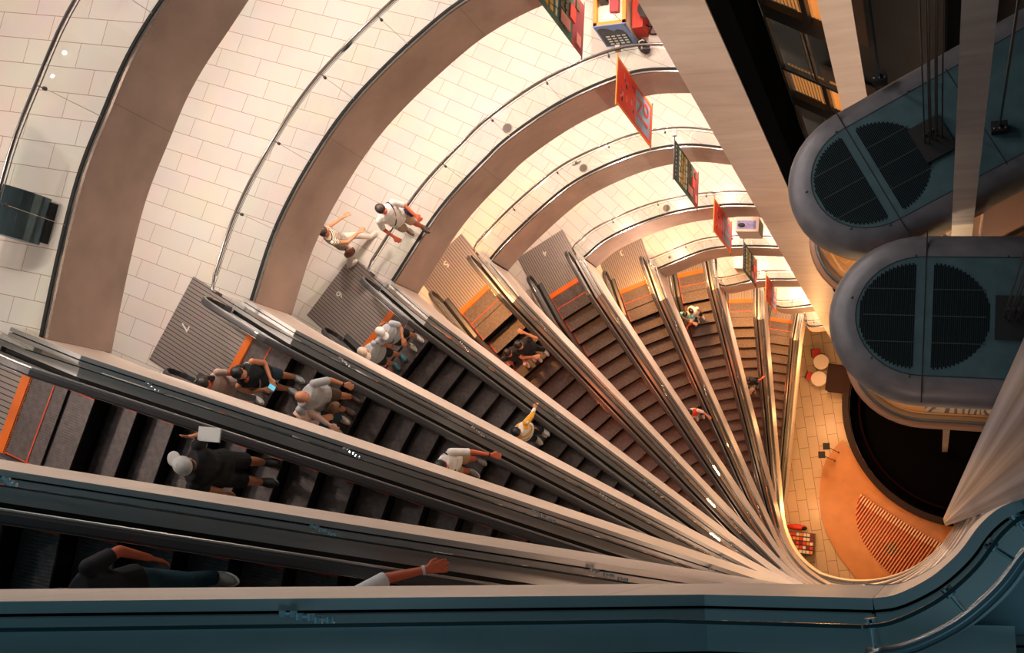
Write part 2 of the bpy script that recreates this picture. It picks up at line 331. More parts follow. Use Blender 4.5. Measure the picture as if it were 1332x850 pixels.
def build_escalator(k):
    loc = wpt(k, 0, 0); landmark = {8: ' carrying a rider in a white baseball cap', 7: ' leaving the plate marked 7', 6: ' leaving the plate marked 6', 4: ' leaving the plate marked 4', 9: ' with dark steps in shade', 10: ' whose pale side runs level across the photo foot', 5: ' with one golden-lit upper flight', 3: ' leaving the plate marked 3', 2: ' with a huddled couple near its top', 1: ' with lit orange top steps', 0: ' beside the bistro floor'}[k]
    t = thing('escalator', 'escalator, '+ORD[k]+' of the fan,'+landmark, 'escalator', loc, -PH[k], 'escalators fanned down the atrium')
    for nm in ('rail', 'guide', 'guidei', 'bal', 'skirt', 'gap', 'deck'):
        for s in '+-':
            o = link({'rail': 'handrail', 'guide': 'handrail_guide', 'guidei': 'handrail_guide', 'bal': 'balustrade_glass', 'skirt': 'skirt_panel', 'gap': 'glass_channel', 'deck': 'outer_deck'}[nm], ME[nm+s], t)
    link('side_panel', ME['farclad'], t); link('landing_plate', ME['plate'], t); link('comb_plate', ME['comb'], t)['label'] = 'orange comb plate'
    link('comb_plate', ME['comb2'], t, (SL, 0, -FH)); link('landing_plate', ME['plate2'], t, (SL, 0, -FH)); link('demarcation_strip', ME['redbar'], t)
    ph = S0[k] % .4
    n = 0; s = .06+ph
    while s < SL+.02:
        z = zl(s)
        if s < SI+.35: z = -max(0, s-SI)**2*.82 if s > SI else 0
        if s > SE-.05: z = -FH+.0
        link('step', ME['step'], t, (s, 0, z)); s += .4; n += 1
    if 2 < k < 8 or k == 8:
        g = link('floor_number', glyph(str(k), .26, whitep), t, (-1.32, -.02, .013), (0, 0, -PI/2)); g['label'] = 'white numeral %d' % k
    # void-side cladding, ledge and glass guard follow the plan curve into the floor edge below
    if k >= 1: sb, bz, arc = near_path(k-1); NP[k-1] = (sb, bz, arc)
    else: sb, bz, arc = SL+.4, [], []
    ss = [s for s in SLIST if s < sb-.05]+[sb]
    A = wpt(k, 0, .97).xy; u = Vector((math.cos(PH[k]), -math.sin(PH[k])))
    pts = [(*(A+u*s), zk(k)+zl(s)) for s in ss]; L = sb
    for i in range(1, len(bz)):
        L += (Vector(bz[i])-Vector(bz[i-1])).length; pts.append((*bz[i], zk(k)+zl(max(L, sb))))
    nr = resample_normals(pts)
    loc3 = Vector(loc); rz = -PH[k]; inv = (Matrix.Translation(loc3) @ Matrix.Rotation(rz, 4, 'Z')).inverted()
    def local(b): b.v = [inv @ v for v in b.v]; return b
    sec = [(0, .165), (0, -1.05), (-.06, -1.05)]
    o = local(MB().sweep(pts, nr, sec)).build('side_panel', [clad], t, uv=uvs_for(pts, sec)); o['label'] = 'cream panel facing the void'
    local(MB().sweep(pts, nr, ledge_section(), mis=[0, 0, 1, 1, 1, 0])).build('ledge', [deckm, gapm], t)
    # glass guard standing on the ledge
    g0 = [(p[0], p[1], p[2]) for p in pts]
    local(MB().sweep(g0, nr, [(-.0585, .10), (-.0585, 1.02)])).build('guard_glass', [glassg], t)
    local(MB().sweep(g0, nr, [(-.066, 1.02), (-.066, 1.028), (-.051, 1.028), (-.051, 1.02)])).build('glass_coping', [glassedge], t)
    # patch clamps across the joints of the guard
    for js in (1.6, 3.75, 5.9, 8.0):
        if js > sb: break
        for h in (.28, .5, .72):
            s = js+(h-.28)*.74; p = Vector((s, .97-.0585, zl(s)+h)); b = MB()
            for dy in (-.014, .014):
                for ds in (-.028, .028): b.tube((p.x+ds, p.y, p.z), (p.x+ds, p.y+dy, p.z), .019, n=10)
            b.box(p.x-.04, p.x+.04, p.y-.006, p.y+.006, p.z-.008, p.z+.008)
            link('glass_clamp', b.mesh('glass_clamp', [chrome]), t)
    return t
ESC = {k: build_escalator(k) for k in range(10, -1, -1)}

# ------------------------------------------------------------------ floors
ARC = {8: ((-2.5, 1.95), 7.66), 7: ((-3.55, 2.02), 7.27), 6: ((-4.33, 2.24), 6.83), 5: ((-5.59, 3.37), 5.82), 4: ((-5.80, 3.36), 5.77), 3: ((-6.03, 3.59), 5.58), 2: ((-6.03, 3.65), 5.5), 1: ((-5.6, 3.9), 5.2), 0: ((-5.2, 4.2), 4.9), 9: ((-2.5, 1.95), 7.6)}
COLX, COLY = -4.3, 9.0
def tilemat(k):
    warm = max(0, (8-k))/9
    return brick_mat('floor_tile_%d' % k, (.80, .755, .70), (.77, .72, .66), (.42, .31, .24), .90, .338, math.radians(13.3+8.1*(8-k)), .0055, .22, .37)
ARCPTS = {}
SLABPX = {8: [(62, 425), (89, 300.5), (111, 220), (140, 147), (171, 75), (217, 0)], 7: [(361, 300.6), (402.4, 220), (459.4, 137), (552.5, 44), (609.4, 0)],
          6: [(575.8, 272), (632.7, 210), (660, 184), (737.6, 132), (825.6, 97)], 5: [(660, 316), (737.6, 246), (784, 220), (841, 199), (893, 191.5)],
          4: [(789.4, 313.5), (867, 281), (944.6, 269)], 3: [(851.5, 352.3), (918.7, 327), (957.5, 322.5)], 2: [(935, 372), (985, 366)], 1: [(1010, 400)], 0: [(1050, 425)]}
def arc_pts(k):
    if k == 9: k2 = 8
    else: k2 = k
    P = [wpt(k, {8: .03, 7: -.3, 6: -.43, 5: -.5, 4: -.47, 3: -.36}.get(k, -.42), .97).xy]
    if k < 9: P += [at(x, y, zk(k)).xy for x, y in SLABPX[k]]
    else: P += [Vector((-10.9, 4.2)), Vector((-9.3, 7.2))]
    if k >= 7: P += [Vector((-6.6, 8.75))] if k > 7 else []
    P.append(Vector((COLX+.15, COLY+.0)))
    if k == 7: P.insert(-1, Vector((-5.6, 8.95)))
    return [tuple(v) for v in catmull(P, 7)]
NEARFLOOR = {}
for k in range(9, -1, -1):
    z = zk(k); arc = arc_pts(k); ARCPTS[k] = arc; sb, bz, na = NP[k]
    hole = []
    L = sb; near = []
    full = list(bz)+list(na[1:])
    lev = []; LL = sb
    for i, p in enumerate(full):
        if i: LL += (Vector(p)-Vector(full[i-1])).length
        if LL > SE-.3 or i >= len(bz): lev.append(p)
    cut0 = wpt(k+1, SL, .97).xy
    e2l = wpt(k+1, SL+.06, -1.0).xy
    vv = [(-24, -16), (24, -16), (24, .34), (.32, .34)]+[tuple(p) for p in reversed(lev)]
    vv += [tuple(wpt(k+1, SL+.06, .80).xy), tuple(e2l), tuple(wpt(k, 6.2, -1.1).xy), tuple(wpt(k, -.06, -1.0).xy), tuple(wpt(k, -.06, .8).xy), tuple(wpt(k, -.42, .90).xy)]
    vv += list(arc)+[(-3.45, COLY+.1), (-3.45, 24), (-24, 24)]
    tri = geometry.tessellate_polygon([[Vector((*p, 0)) for p in vv]]); b = MB(); fs = []
    for t3 in tri:
        a_, b_, c_ = [Vector(vv[i]) for i in t3]
        fs.append(tuple(t3) if (b_-a_).cross(c_-a_) > 0 else tuple(t3)[::-1])
    b.add([(p[0], p[1], z) for p in vv], fs, 0); b.add([(p[0], p[1], z-1.2) for p in vv], [f[::-1] for f in fs], 1)
    fl = b.build('floor', [tilemat(k) if k < 9 else brick_mat('floor_tile_upper', (.68, .72, .72), (.66, .70, .70), (.06, .08, .08), 1.2, .8, .1, .005, .35), soffit]); struct(fl)
    # fascia of the void edge: upper-left arc, hidden sides, near arc
    pts = [(*p, z) for p in arc]; nr = resample_normals(pts); nr = [-n for n in nr]
    sec = [(0, -.02), (0, -1.2), (-.1, -1.2)]
    o = MB().sweep(pts, nr, sec).build('trim_%d' % (k+1), [fasciam], uv=uvs_for(pts, sec)); struct(o)
    o = MB().sweep(pts, nr, [(-.09, .004), (-.09, .02), (-.035, .02), (-.035, .004), (-.03, .012), (.004, .012), (.004, -.03)], mis=[0, 0, 0, 1, 1, 1]).build('trim_%d' % (k+21), [gapm, steel]); struct(o)
    pts = [(*p, z) for p in na]; nr = resample_normals(pts); sec = [(0, .165), (0, -1.05), (-.06, -1.05)]
    if len(pts) > 1:
        o = MB().sweep(pts, nr, sec).build('trim_%d' % (k+41), [clad], uv=uvs_for(pts, sec)); struct(o)
        o = MB().sweep(pts, nr, [(-.26, 0), (-.26, .165)]+ledge_section()[1:], mis=[0, 0, 0, 1, 1, 1, 0]).build('trim_%d' % (k+61), [deckm, gapm]); struct(o)
    NEARFLOOR[k] = lev
    # ---- guardrail on the upper-left arc
    arc3 = [(*p, z) for p in arc]; nr = [-n for n in resample_normals(arc3)]
    names = {9: 'above', 8: 'third', 7: 'fourth', 6: 'fifth', 5: 'sixth', 4: 'seventh', 3: 'eighth', 2: 'ninth', 1: 'tenth', 0: 'lowest'}
    if k < 9:
        g = thing('guardrail', 'curved glass guardrail with slim tubular handrail on the gallery the %s escalator leaves from' % names[k], 'railing', (arc[0][0], arc[0][1], z), 0, 'guardrails along the gallery edges')
        org = Vector((arc[0][0], arc[0][1], z))
        # resample by length in panels
        cum = [0]
        for i in range(1, len(arc3)): cum.append(cum[-1]+(Vector(arc3[i])-Vector(arc3[i-1])).length)
        def P(s):
            s = max(0, min(cum[-1]-1e-4, s)); i = max(j for j in range(len(cum)) if cum[j] <= s); i = min(i, len(cum)-2); t = (s-cum[i])/(cum[i+1]-cum[i])
            return Vector(arc3[i]).lerp(Vector(arc3[i+1]), t), nr[i].lerp(nr[i+1], t).normalized()
        npan = max(3, round(cum[-1]/1.38)); pl = cum[-1]/npan
        for i in range(npan):
            q = [P(i*pl+.006+(pl-.012)*j/4) for j in range(5)]
            b = MB().sweep([a for a, _ in q], [n for _, n in q], [(-.062, .02), (-.062, 1.06)]); b.sweep([a for a, _ in q], [n for _, n in q], [(-.067, 1.06), (-.057, 1.06)], 1)
            b.build('glass_panel', [glass, glassedge], g, origin=org)
            if i:
                a, n = P(i*pl); a0 = a-Vector((n.x, n.y, 0))*.062; b = MB()
                a1 = a-Vector((n.x, n.y, 0))*.15; b.tube(a1+Vector((0, 0, 1.02)), a0+Vector((0, 0, .98)), .008, n=6)
                b.tube(a0+Vector((n.x, n.y, 0))*.02+Vector((0, 0, .98)), a0-Vector((n.x, n.y, 0))*.02+Vector((0, 0, .98)), .024, n=10); b.build('rail_bracket', [black], g, origin=org)
                MB().tube(a0+Vector((0, 0, .02)), a0+Vector((0, 0, .97)), .004, n=5).build('panel_joint', [mat('silicone', (.62, .55, .5), .4)], g, origin=org)
        q = [P(cum[-1]*j/40) for j in range(41)]
        rp = [a-Vector((n.x, n.y, 0))*.15+Vector((0, 0, 1.04)) for a, n in q]
        uu = Vector((math.cos(PH[k]), -math.sin(PH[k]), 0)); rp = [rp[0]+uu*.28-Vector((nr[0].x, nr[0].y, 0))*.02, rp[0]+uu*.05]+rp[1:]
        MB().path(rp, .024, 8).build('handrail', [steel], g, smooth=True, origin=org)
        MB().path([p+Vector((0, 0, -.06)) for p in rp[2:]], .008, 6).build('lower_rail', [darksteel], g, smooth=True, origin=org)
    # ---- near-side guard
    pts = [(*p, z) for p in na]
    if len(pts) > 2:
        nr = resample_normals(pts); org = Vector(pts[0])
        ng = thing('guardrail', 'curved clear glass guard at the void foot where the %s escalator lands' % ORD[k+1].replace(' from the top', ''), 'railing', org, 0, 'guards around the foot of the void')
        MB().sweep(pts, nr, [(-.0585, .10), (-.0585, 1.02)]).build('glass_panel', [glassg], ng, origin=org)
        MB().sweep(pts, nr, [(-.066, 1.02), (-.066, 1.032), (-.051, 1.032), (-.051, 1.02)]).build('glass_coping', [glassedge], ng, origin=org)
        hp = [Vector(p)-Vector((n.x, n.y, 0))*.17+Vector((0, 0, .93)) for p, n in zip(pts, nr)]
        if k == 9: hp = [hp[0]+Vector((-.0, .0, -.06)), hp[0]+Vector((.02, -.005, 0))]+hp[1:]
        MB().path(hp, .025, 10).build('handrail', [mat('rail_blue_steel', (.20, .22, .24), .25, .85)], ng, smooth=True, origin=org)
        for i in range(1, len(hp)-1, 9 if k == 9 else 5):
            j = min(i, len(pts)-1); p = Vector(pts[j])-Vector((nr[j].x, nr[j].y, 0))*.0585+Vector((0, 0, .88)); b = MB().tube(hp[min(i+(1 if k == 9 else 0), len(hp)-1)], p, .009, n=8); b.tube(p+Vector((nr[j].x, nr[j].y, 0))*.02, p-Vector((nr[j].x, nr[j].y, 0))*.02, .022, n=12)
            b.build('rail_bracket', [chrome], ng, origin=org)
# ------------------------------------------------------------------ ground level, walls, columns
wood = mat('ochre_screed', (.60, .25, .07), .4, noise=.10, nscale=1.5)
gtile = brick_mat('ground_tile', (.74, .54, .33), (.70, .50, .30), (.25, .13, .06), 1.0, .48, math.radians(84), .012, .3, .5)
struct(MB().box(-24, 24, -16, 24, -.3, 0).build('floor', [gtile]))
blockm = mat('sky_block_dark', (.02, .02, .022), .7)
darkwall = mat('shaft_wall', (.010, .016, .02), .7, noise=.3, nscale=1.2)
struct(MB().box(-.1, 9, 12.9, 13.1, 0, 70).build('wall_back', [darkwall]))
struct(MB().box(5.0, 5.2, .34, 13, 0, 70).build('wall_right', [darkwall]))
struct(MB().box(-3.0, 5.2, 3.3, 13.1, 60.5, 61).build('sky_block', [blockm]))  # unseen slab added overhead to keep sky light off the rear shaft
def column(name, pts, z0, z1, m, label, cat='column'):
    c = sum((Vector(p) for p in pts), Vector((0, 0)))/len(pts)
    o = MB().prism([(p[0]-c.x, p[1]-c.y) for p in pts], z0, z1).build(name, [m], loc=(c.x, c.y, 0)); return struct(o)
ZT = 66
column('wall_column_left', [(-4.30, 9.0), (-3.18, 8.9), (-3.05, 10.4), (-4.30, 10.5)], 0, ZT, stone, '')
MB()
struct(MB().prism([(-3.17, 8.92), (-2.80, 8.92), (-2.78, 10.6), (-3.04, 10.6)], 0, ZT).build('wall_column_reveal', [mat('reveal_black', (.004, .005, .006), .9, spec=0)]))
column('wall_column_middle', [(-1.553*.9, 10.0*.9), (-.937*.9, 10.0*.9), (-.9, 9.7), (-1.36, 9.8)], 0, ZT, stone, '')
column('wall_column_right', [(.105*3.55, 3.55), (.1723*3.55, 3.55), (.635, 3.68), (.40, 3.68)], 0, ZT, stone_mat('column_stone_grey', (.36, .33, .33), (.56, .53, .52), .45), '')
column('wall_column_near', [(.215, .44), (.25, .22), (.31, .112), (1.6, .57), (1.6, 1.2), (.9, 1.3)], 0, ZT, mat('polished_stone', (.26, .27, .30), .42, noise=.75, nscale=9, nstretch=(3, 3, .004), spec=.3), '')
# storefront wall beyond the first column: beams, glass and louvred back panels that glow in place of shop lamps
P0 = Vector((-2.62, 10.28)); P1 = Vector((-.15, 8.70)); du = (P1-P0).normalized(); nv = Vector((-du.y, du.x))
frame = mat('window_frame_black', (.012, .013, .015), .35); ochre_glow = stripe_mat('ochre_slats_glow', (.75, .33, .09), (.16, .06, .02), .085, .28, 'X', .5, 0)
nt = ochre_glow.node_tree; b = nt.nodes['Principled BSDF']; mixn = b.inputs['Base Color'].links[0].from_node
nt.links.new(mixn.outputs[2], b.inputs['Emission Color']); b.inputs['Emission Strength'].default_value = .42  # slats emit their own colour to imitate a lit shop
def shopwall(p0, p1, x0, x1, z0, z1, off, m, name, i, parent, t=.02):
    a = math.atan2(du.y, du.x); return MB().box(x0, x1, off, off+t, z0, z1).build(name, [m], parent)
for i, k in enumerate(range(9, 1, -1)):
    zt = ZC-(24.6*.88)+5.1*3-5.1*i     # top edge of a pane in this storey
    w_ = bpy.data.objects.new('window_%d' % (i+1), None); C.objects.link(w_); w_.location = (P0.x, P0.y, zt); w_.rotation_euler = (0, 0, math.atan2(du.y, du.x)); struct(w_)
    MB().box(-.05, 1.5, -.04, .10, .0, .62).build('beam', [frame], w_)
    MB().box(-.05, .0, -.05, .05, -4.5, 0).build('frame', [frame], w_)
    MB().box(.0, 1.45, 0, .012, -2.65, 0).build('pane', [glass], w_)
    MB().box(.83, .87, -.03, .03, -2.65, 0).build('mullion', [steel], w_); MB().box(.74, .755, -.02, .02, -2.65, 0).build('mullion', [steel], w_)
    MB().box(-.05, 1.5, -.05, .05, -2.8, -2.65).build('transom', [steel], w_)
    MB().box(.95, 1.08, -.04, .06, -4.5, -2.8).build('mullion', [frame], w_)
    MB().box(0, .95, .12, .14, -4.48, -2.8).build('louvre_panel', [ochre_glow], w_); MB().box(1.08, 1.45, .12, .14, -4.48, -2.8).build('louvre_panel', [mat('ochre_glow_panel', (.8, .3, .06), .5, emit=(1, .33, .07), es=.6)], w_)  # narrow panel glows by emission, standing in for interior light
    MB().box(.12, .95, .75, .78, -2.3, -.35).build('back_panel', [ochre_glow], w_)
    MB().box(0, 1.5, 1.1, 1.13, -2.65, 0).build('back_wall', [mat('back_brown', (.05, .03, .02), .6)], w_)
struct(MB().box(-3.0, 3.2, 1.2, 1.3, 0, 66).build('wall_shop', [darkwall], loc=(P0.x, P0.y, 0), rot=(0, 0, math.atan2(du.y, du.x))))

# ------------------------------------------------------------------ lifts
liftm = mat('lift_roof', (.055, .12, .15), .5, .2, noise=.14, nscale=5, bump=.05); lrim = mat('lift_rim', (.15, .155, .18), .45, .3, noise=.18, nscale=4)
lbody = mat('lift_body', (.34, .18, .11), .45, .2); lint = mat('lift_interior', (.9, .5, .2), .4)
def outline(r, inset, L=3.0, n=22):
    r -= inset; return [(L, -r)]+[(-r*1.06*math.cos(a), r*math.sin(a)) for a in [-PI/2+PI*i/n for i in range(n+1)]]+[(L, r)]
def layer_sweep(prof, R=.97, L=3.0):
    b = MB(); rings = [[(x, y, z) for x, y in outline(R, ins, L)] for ins, z in prof]; n = len(rings[0])
    b.add([v for q in rings for v in q], [(i*n+j, i*n+j+1, (i+1)*n+j+1, (i+1)*n+j) for i in range(len(rings)-1) for j in range(n-1)]); return b
def lift(cx, cy, depth, hd, label, hx, hy):
    z = ZC-depth; t = thing('lift_car', label, 'lift', (cx, -cy, z), hd, 'scenic lift cars in the shaft')
    pr = [(.30, 0)]+[(.27-.27*math.sin(a), -.27+.27*math.cos(a)) for a in [PI/2*i/8 for i in range(1, 9)]]+[(.0, -.42), (.03, -.5), (.1, -.54)]
    layer_sweep(pr).build('roof_rim', [lrim], t, smooth=True)
    b = MB(); b.prism(outline(.97, .29), -.04, .0); b.build('roof_panel', [liftm], t)
    sl = MB(); o1 = outline(.97, .295); o2 = outline(.97, .305); n = len(o1)
    sl.add([(x, y, .002) for x, y in o1]+[(x, y, .002) for x, y in o2], [(i, i+1, n+i+1, n+i) for i in range(n-1)])
    for x in (.02, 1.35): sl.box(x-.006, x+.006, -.7, .7, 0, .003); 
    sl.box(.014, .026, -.97, -.7, -.03, .003); sl.box(.014, .026, .7, .97, -.03, .003); sl.build('panel_seam', [gapm], t)
    for sgn, x0 in ((-1, -.08), (1, .10)):
        g = MB(); R = .60; j = 0; x = .012
        while x < R-.02:
            h = math.sqrt(R*R-x*x)*(1 if j % 2 else .965)
            g.box(x0+sgn*x-.0088, x0+sgn*x+.0088, -h, h, 0, .004); x += .021; j += 1
        g.build('vent_grille', [mat('vent_black', (.006, .012, .016), .8, spec=.1)], t)
        for yy in (-.3, 0, .3): MB().box(min(x0, x0+sgn*.55), max(x0, x0+sgn*.55), yy-.006, yy+.006, .004, .007).build('grille_bar', [mat('grille_grey', (.03, .04, .05), .5)], t)
    for x, y in ((-.55, -.52), (-.8, .2), (-.1, .72), (.9, .72), (.9, -.72), (-.12, -.72), (1.3, .6)): MB().ell((x*.95, y*.95, 0), (.016, .016, .01), 8, 4).build('bolt', [darksteel], t)
    MB().box(hx-.19, hx+.19, hy-.24, hy+.24, 0, .05).build('hatch', [mat('hatch_black', (.01, .012, .014), .5)], t)
    for i in range(6):
        x = hx-.10+.04*i; MB().tube((x, hy-.04*(i % 2), .05), (x, hy-.04*(i % 2), ZT-z), .009, n=6).build('rope', [mat('rope_black', (.02, .02, .022), .5)], t)
    for i in range(3): MB().tube((hx-.06+.05*i, hy+.08, .05), (hx-.06+.05*i, hy+.08, .13), .016, n=8).build('rope_socket', [darksteel], t)
    layer_sweep([(.1, -.54), (.08, -.9)]).build('cornice', [lbody], t, smooth=True)
    layer_sweep([(.12, -.9), (.12, -3.0)]).build('glass_wall', [glass], t, smooth=True)
    layer_sweep([(.16, -3.0), (.0, -3.0), (-.03, -3.06), (-.01, -3.3), (.3, -3.35)]).build('base_ring', [lbody], t, smooth=True)
    layer_sweep([(.09, -2.93), (.05, -2.93), (.05, -3.0)]).build('glass_shoe', [darksteel], t, smooth=True)
    MB().prism(outline(.97, .15), -3.06, -3.0).build('car_floor', [mat('car_floor', (.85, .34, .08), .35)], t)
    sw = stripe_mat('swirl_carpet', (.75, .62, .5), (.08, .07, .12), .11, .4, 'X', .6, 0, 0.3)
    mpn = sw.node_tree; tcn = [q for q in mpn.nodes if q.type == 'TEX_COORD'][0]; sp = [q for q in mpn.nodes if q.type == 'SEPXYZ'][0]
    nz = mpn.nodes.new('ShaderNodeTexNoise'); nz.inputs['Scale'].default_value = 1.6; ad = mpn.nodes.new('ShaderNodeVectorMath'); ad.operation = 'ADD'
    mpn.links.new(tcn.outputs['Object'], nz.inputs['Vector']); mpn.links.new(tcn.outputs['Object'], ad.inputs[0]); mpn.links.new(nz.outputs['Color'], ad.inputs[1]); mpn.links.new(ad.outputs[0], sp.inputs[0])
    MB().prism([(.02, -.78), (.9, -.78), (.9, .78), (-.2, .78), (-.05, .2)], -3.0, -2.992).build('carpet', [sw], t)
    MB().box(1.0, 3.0, -.88, .88, -3.3, -.6).build('cabin', [lbody], t)
    L = bpy.data.lights.new('lift_lamp', 'POINT'); L.energy = 60; L.color = (1, .66, .3); L.shadow_soft_size = .12; lo = bpy.data.objects.new('lift_lamp', L); C.objects.link(lo); lo.parent = t; lo.location = (-.2, 0, -1.0)
    return t
lift(-.02, -2.33, 13.0, math.radians(-5.5), 'larger blue grey scenic lift car with rounded roof, near the bottom right', .93, -.0)
lift(-.50, -4.25, 13.7, math.radians(25), 'upper scenic lift car with rounded rim, in the darker shaft behind the larger one', .80, .0)
for (x, y), nm in (((1144, 100), 'slim steel guide rail running down beside the middle stone column'), ((1300, 165), 'slim guide rail right of the right hand stone column')):
    p = at(x, y, ZC-13.6); g = thing('guide_rail', nm, 'guide rail', (p.x, p.y, 43)); MB().box(-.011, .011, -.02, .02, 0, 22).build('rail', [mat('rail_dark', (.04, .07, .08), .3, .7)], g)
    b = MB().box(-.09, .09, -.06, .06, -.15, .05); b.build('bracket', [gapm], g)
    for q in range(3): MB().ell((-.06+.06*q, -.03, .06), (.016, .016, .016), 8, 5).build('bolt', [chrome], g)
# lift pit
pit = thing('lift_pit_wall', 'black curved parapet around the dark lift pit on the ground level', 'parapet', (1.572, 5.568, 0))
def ringpart(r0, r1, z0, z1, a0, a1, m, name, parent, n=60):
    pts = [(math.cos(a), math.sin(a)) for a in [a0+(a1-a0)*i/n for i in range(n+1)]]
    return MB().sweep([(0, 0, 0)]*(n+1), [Vector(p) for p in pts], [(r0, z0), (r0, z1), (r1, z1), (r1, z0)], closed=True).build(name, [m], parent)
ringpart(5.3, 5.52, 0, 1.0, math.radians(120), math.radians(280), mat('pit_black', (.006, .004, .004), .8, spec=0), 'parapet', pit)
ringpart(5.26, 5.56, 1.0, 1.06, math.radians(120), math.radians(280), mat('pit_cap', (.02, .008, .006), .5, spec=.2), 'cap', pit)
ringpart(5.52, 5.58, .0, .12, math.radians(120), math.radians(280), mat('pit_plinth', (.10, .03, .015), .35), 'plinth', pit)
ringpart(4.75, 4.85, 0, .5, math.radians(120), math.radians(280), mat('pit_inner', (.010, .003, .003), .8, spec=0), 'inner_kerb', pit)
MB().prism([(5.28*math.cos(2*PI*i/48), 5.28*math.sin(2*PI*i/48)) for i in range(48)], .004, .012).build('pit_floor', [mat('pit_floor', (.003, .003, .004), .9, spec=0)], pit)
# ochre plaza (a shallow podium) and the slatted crescent
def g2(px, py, z=0): return at(px, py, z).xy
po = [g2(*p) for p in [(1096, 573), (1086, 583), (1074, 600), (1068, 622), (1066, 650), (1068, 672), (1075, 694), (1090, 722), (1110, 748), (1128, 775), (1200, 790), (1260, 740), (1240, 690)]]
pa = [(1.572+5.57*math.cos(a), 5.568+5.57*math.sin(a)) for a in [math.radians(q) for q in (283, 275, 265, 255, 245, 235, 225, 215, 205, 200)]]
struct(MB().prism([tuple(p) for p in po]+pa, .0, .12).build('floor_podium', [wood]))
cr = [g2(*p, .13) for p in [(1120, 643), (1115, 655), (1113, 672), (1116, 690), (1123, 706), (1134, 722), (1146, 735), (1160, 748), (1190, 752), (1236, 712), (1205, 697), (1185, 685), (1160, 670), (1138, 656)]]
cc = sum(cr, Vector((0, 0)))/len(cr)
ct = thing('slatted_screen', 'crescent screen of tan slats over glowing red, set into the ochre podium', 'slatted screen', (cc.x, cc.y, .12))
cl = [tuple(p-cc) for p in cr]
MB().prism(cl, .005, .02).build('red_bed', [mat('red_bed', (.45, .03, .01), .5, noise=.3, nscale=2)], ct)
sd = (g2(1153, 672, .13)-g2(1125, 712, .13)).normalized(); sn = Vector((-sd.y, sd.x))
def clip(poly, o):
    xs = []
    for i in range(len(poly)):
        a = Vector(poly[i]); b = Vector(poly[(i+1) % len(poly)]); da = a.dot(sn)-o; db = b.dot(sn)-o
        if da*db < 0: q = a.lerp(b, da/(da-db)); xs.append(q.dot(sd))
    return (min(xs), max(xs)) if len(xs) >= 2 else None
ext = [Vector(p).dot(sn) for p in cl]; o = min(ext)+.05; slat = mat('slat_tan', (.72, .34, .13), .45); light_slat = mat('slat_light', (.9, .62, .35), .4)
while o < max(ext)-.03:
    q = clip(cl, o)
    if q and q[1]-q[0] > .1:
        a = sd*q[0]+sn*o; c = sd*q[1]+sn*o; w2 = sn*.027; b = MB()
        b.prism([tuple(a-w2), tuple(c-w2), tuple(c+w2), tuple(a+w2)], .10, .17).build('slat', [slat], ct)
        e_ = c-sd*min(.34, (q[1]-q[0])*.5); MB().prism([tuple(e_-w2*1.25), tuple(c-w2*1.25), tuple(c+w2*1.25), tuple(e_+w2*1.25)], .17, .22).build('slat_cap', [light_slat], ct)
    o += .135
MB().prism([tuple(Vector(cl[-1])*.0+Vector(p)-cc) for p in [g2(1150, 712), g2(1162, 705), g2(1170, 716), g2(1158, 724)]], .02, .1).build('floor_box', [mat('box_black', (.02, .01, .01), .5)], ct)

# ------------------------------------------------------------------ ground-level furniture
redseat = mat('red_seat', (.6, .02, .015), .5); tabletop = mat('table_top', (.82, .66, .55), .35); dk = mat('dark_frame', (.03, .015, .012), .4)
def table(px, py, label):
    p = at(px, py, .74); t = thing('bistro_table', label, 'table', (p.x, p.y, 0), 0, 'round bistro tables')
    b = MB().tube((0, 0, .70), (0, 0, .735), .36, .375, 36); b.tube((0, 0, .735), (0, 0, .745), .375, .365, 36); b.build('tabletop', [tabletop], t)
    MB().tube((0, 0, .03), (0, 0, .70), .03, n=12).build('pedestal', [dk], t); MB().tube((0, 0, 0), (0, 0, .03), .24, .2, 24).build('foot', [dk], t)
table(1068, 471, 'upper of two round beige bistro tables, beside the large lift car'); table(1065, 493, 'lower of two round beige bistro tables, above its round shadow')
def chair(px, py, rz, label):
    p = at(px, py, .46); t = thing('bistro_chair', label, 'chair', (p.x, p.y, 0), rz, 'red bistro chairs')
    b = MB().box(-.2, .2, -.2, .2, .43, .46); b.box(-.19, .19, -.19, .19, .46, .485); b.build('seat', [redseat], t)
    for x in (-.18, .18):
        for y in (-.18, .18): MB().tube((x, y, 0), (x*.92, y*.92, .43), .014, n=8).build('leg', [dk], t)
    MB().box(-.225, -.195, -.2, .2, .62, .86).build('backrest', [dk], t)
    for y in (-.17, .17): MB().tube((-.19, y, .43), (-.21, y, .64), .012, n=8).build('back_post', [dk], t)
chair(1062, 460, math.radians(4), 'red bistro chair above the upper beige table'); chair(1055, 490, math.radians(-20), 'red bistro chair left of the lower beige table')
p = at(1088, 492, 1.05); t = thing('bar_counter', 'dark brown rectangular counter beside the bistro tables', 'counter', (p.x, p.y, 0), math.radians(-10))
MB().box(-.42, .55, -.62, .62, 0, 1.02).build('carcass', [mat('counter_brown', (.02, .009, .007), .6, spec=.2)], t); MB().box(-.46, .6, -.66, .66, 1.02, 1.07).build('worktop', [mat('counter_top', (.03, .012, .01), .6, spec=.15)], t)
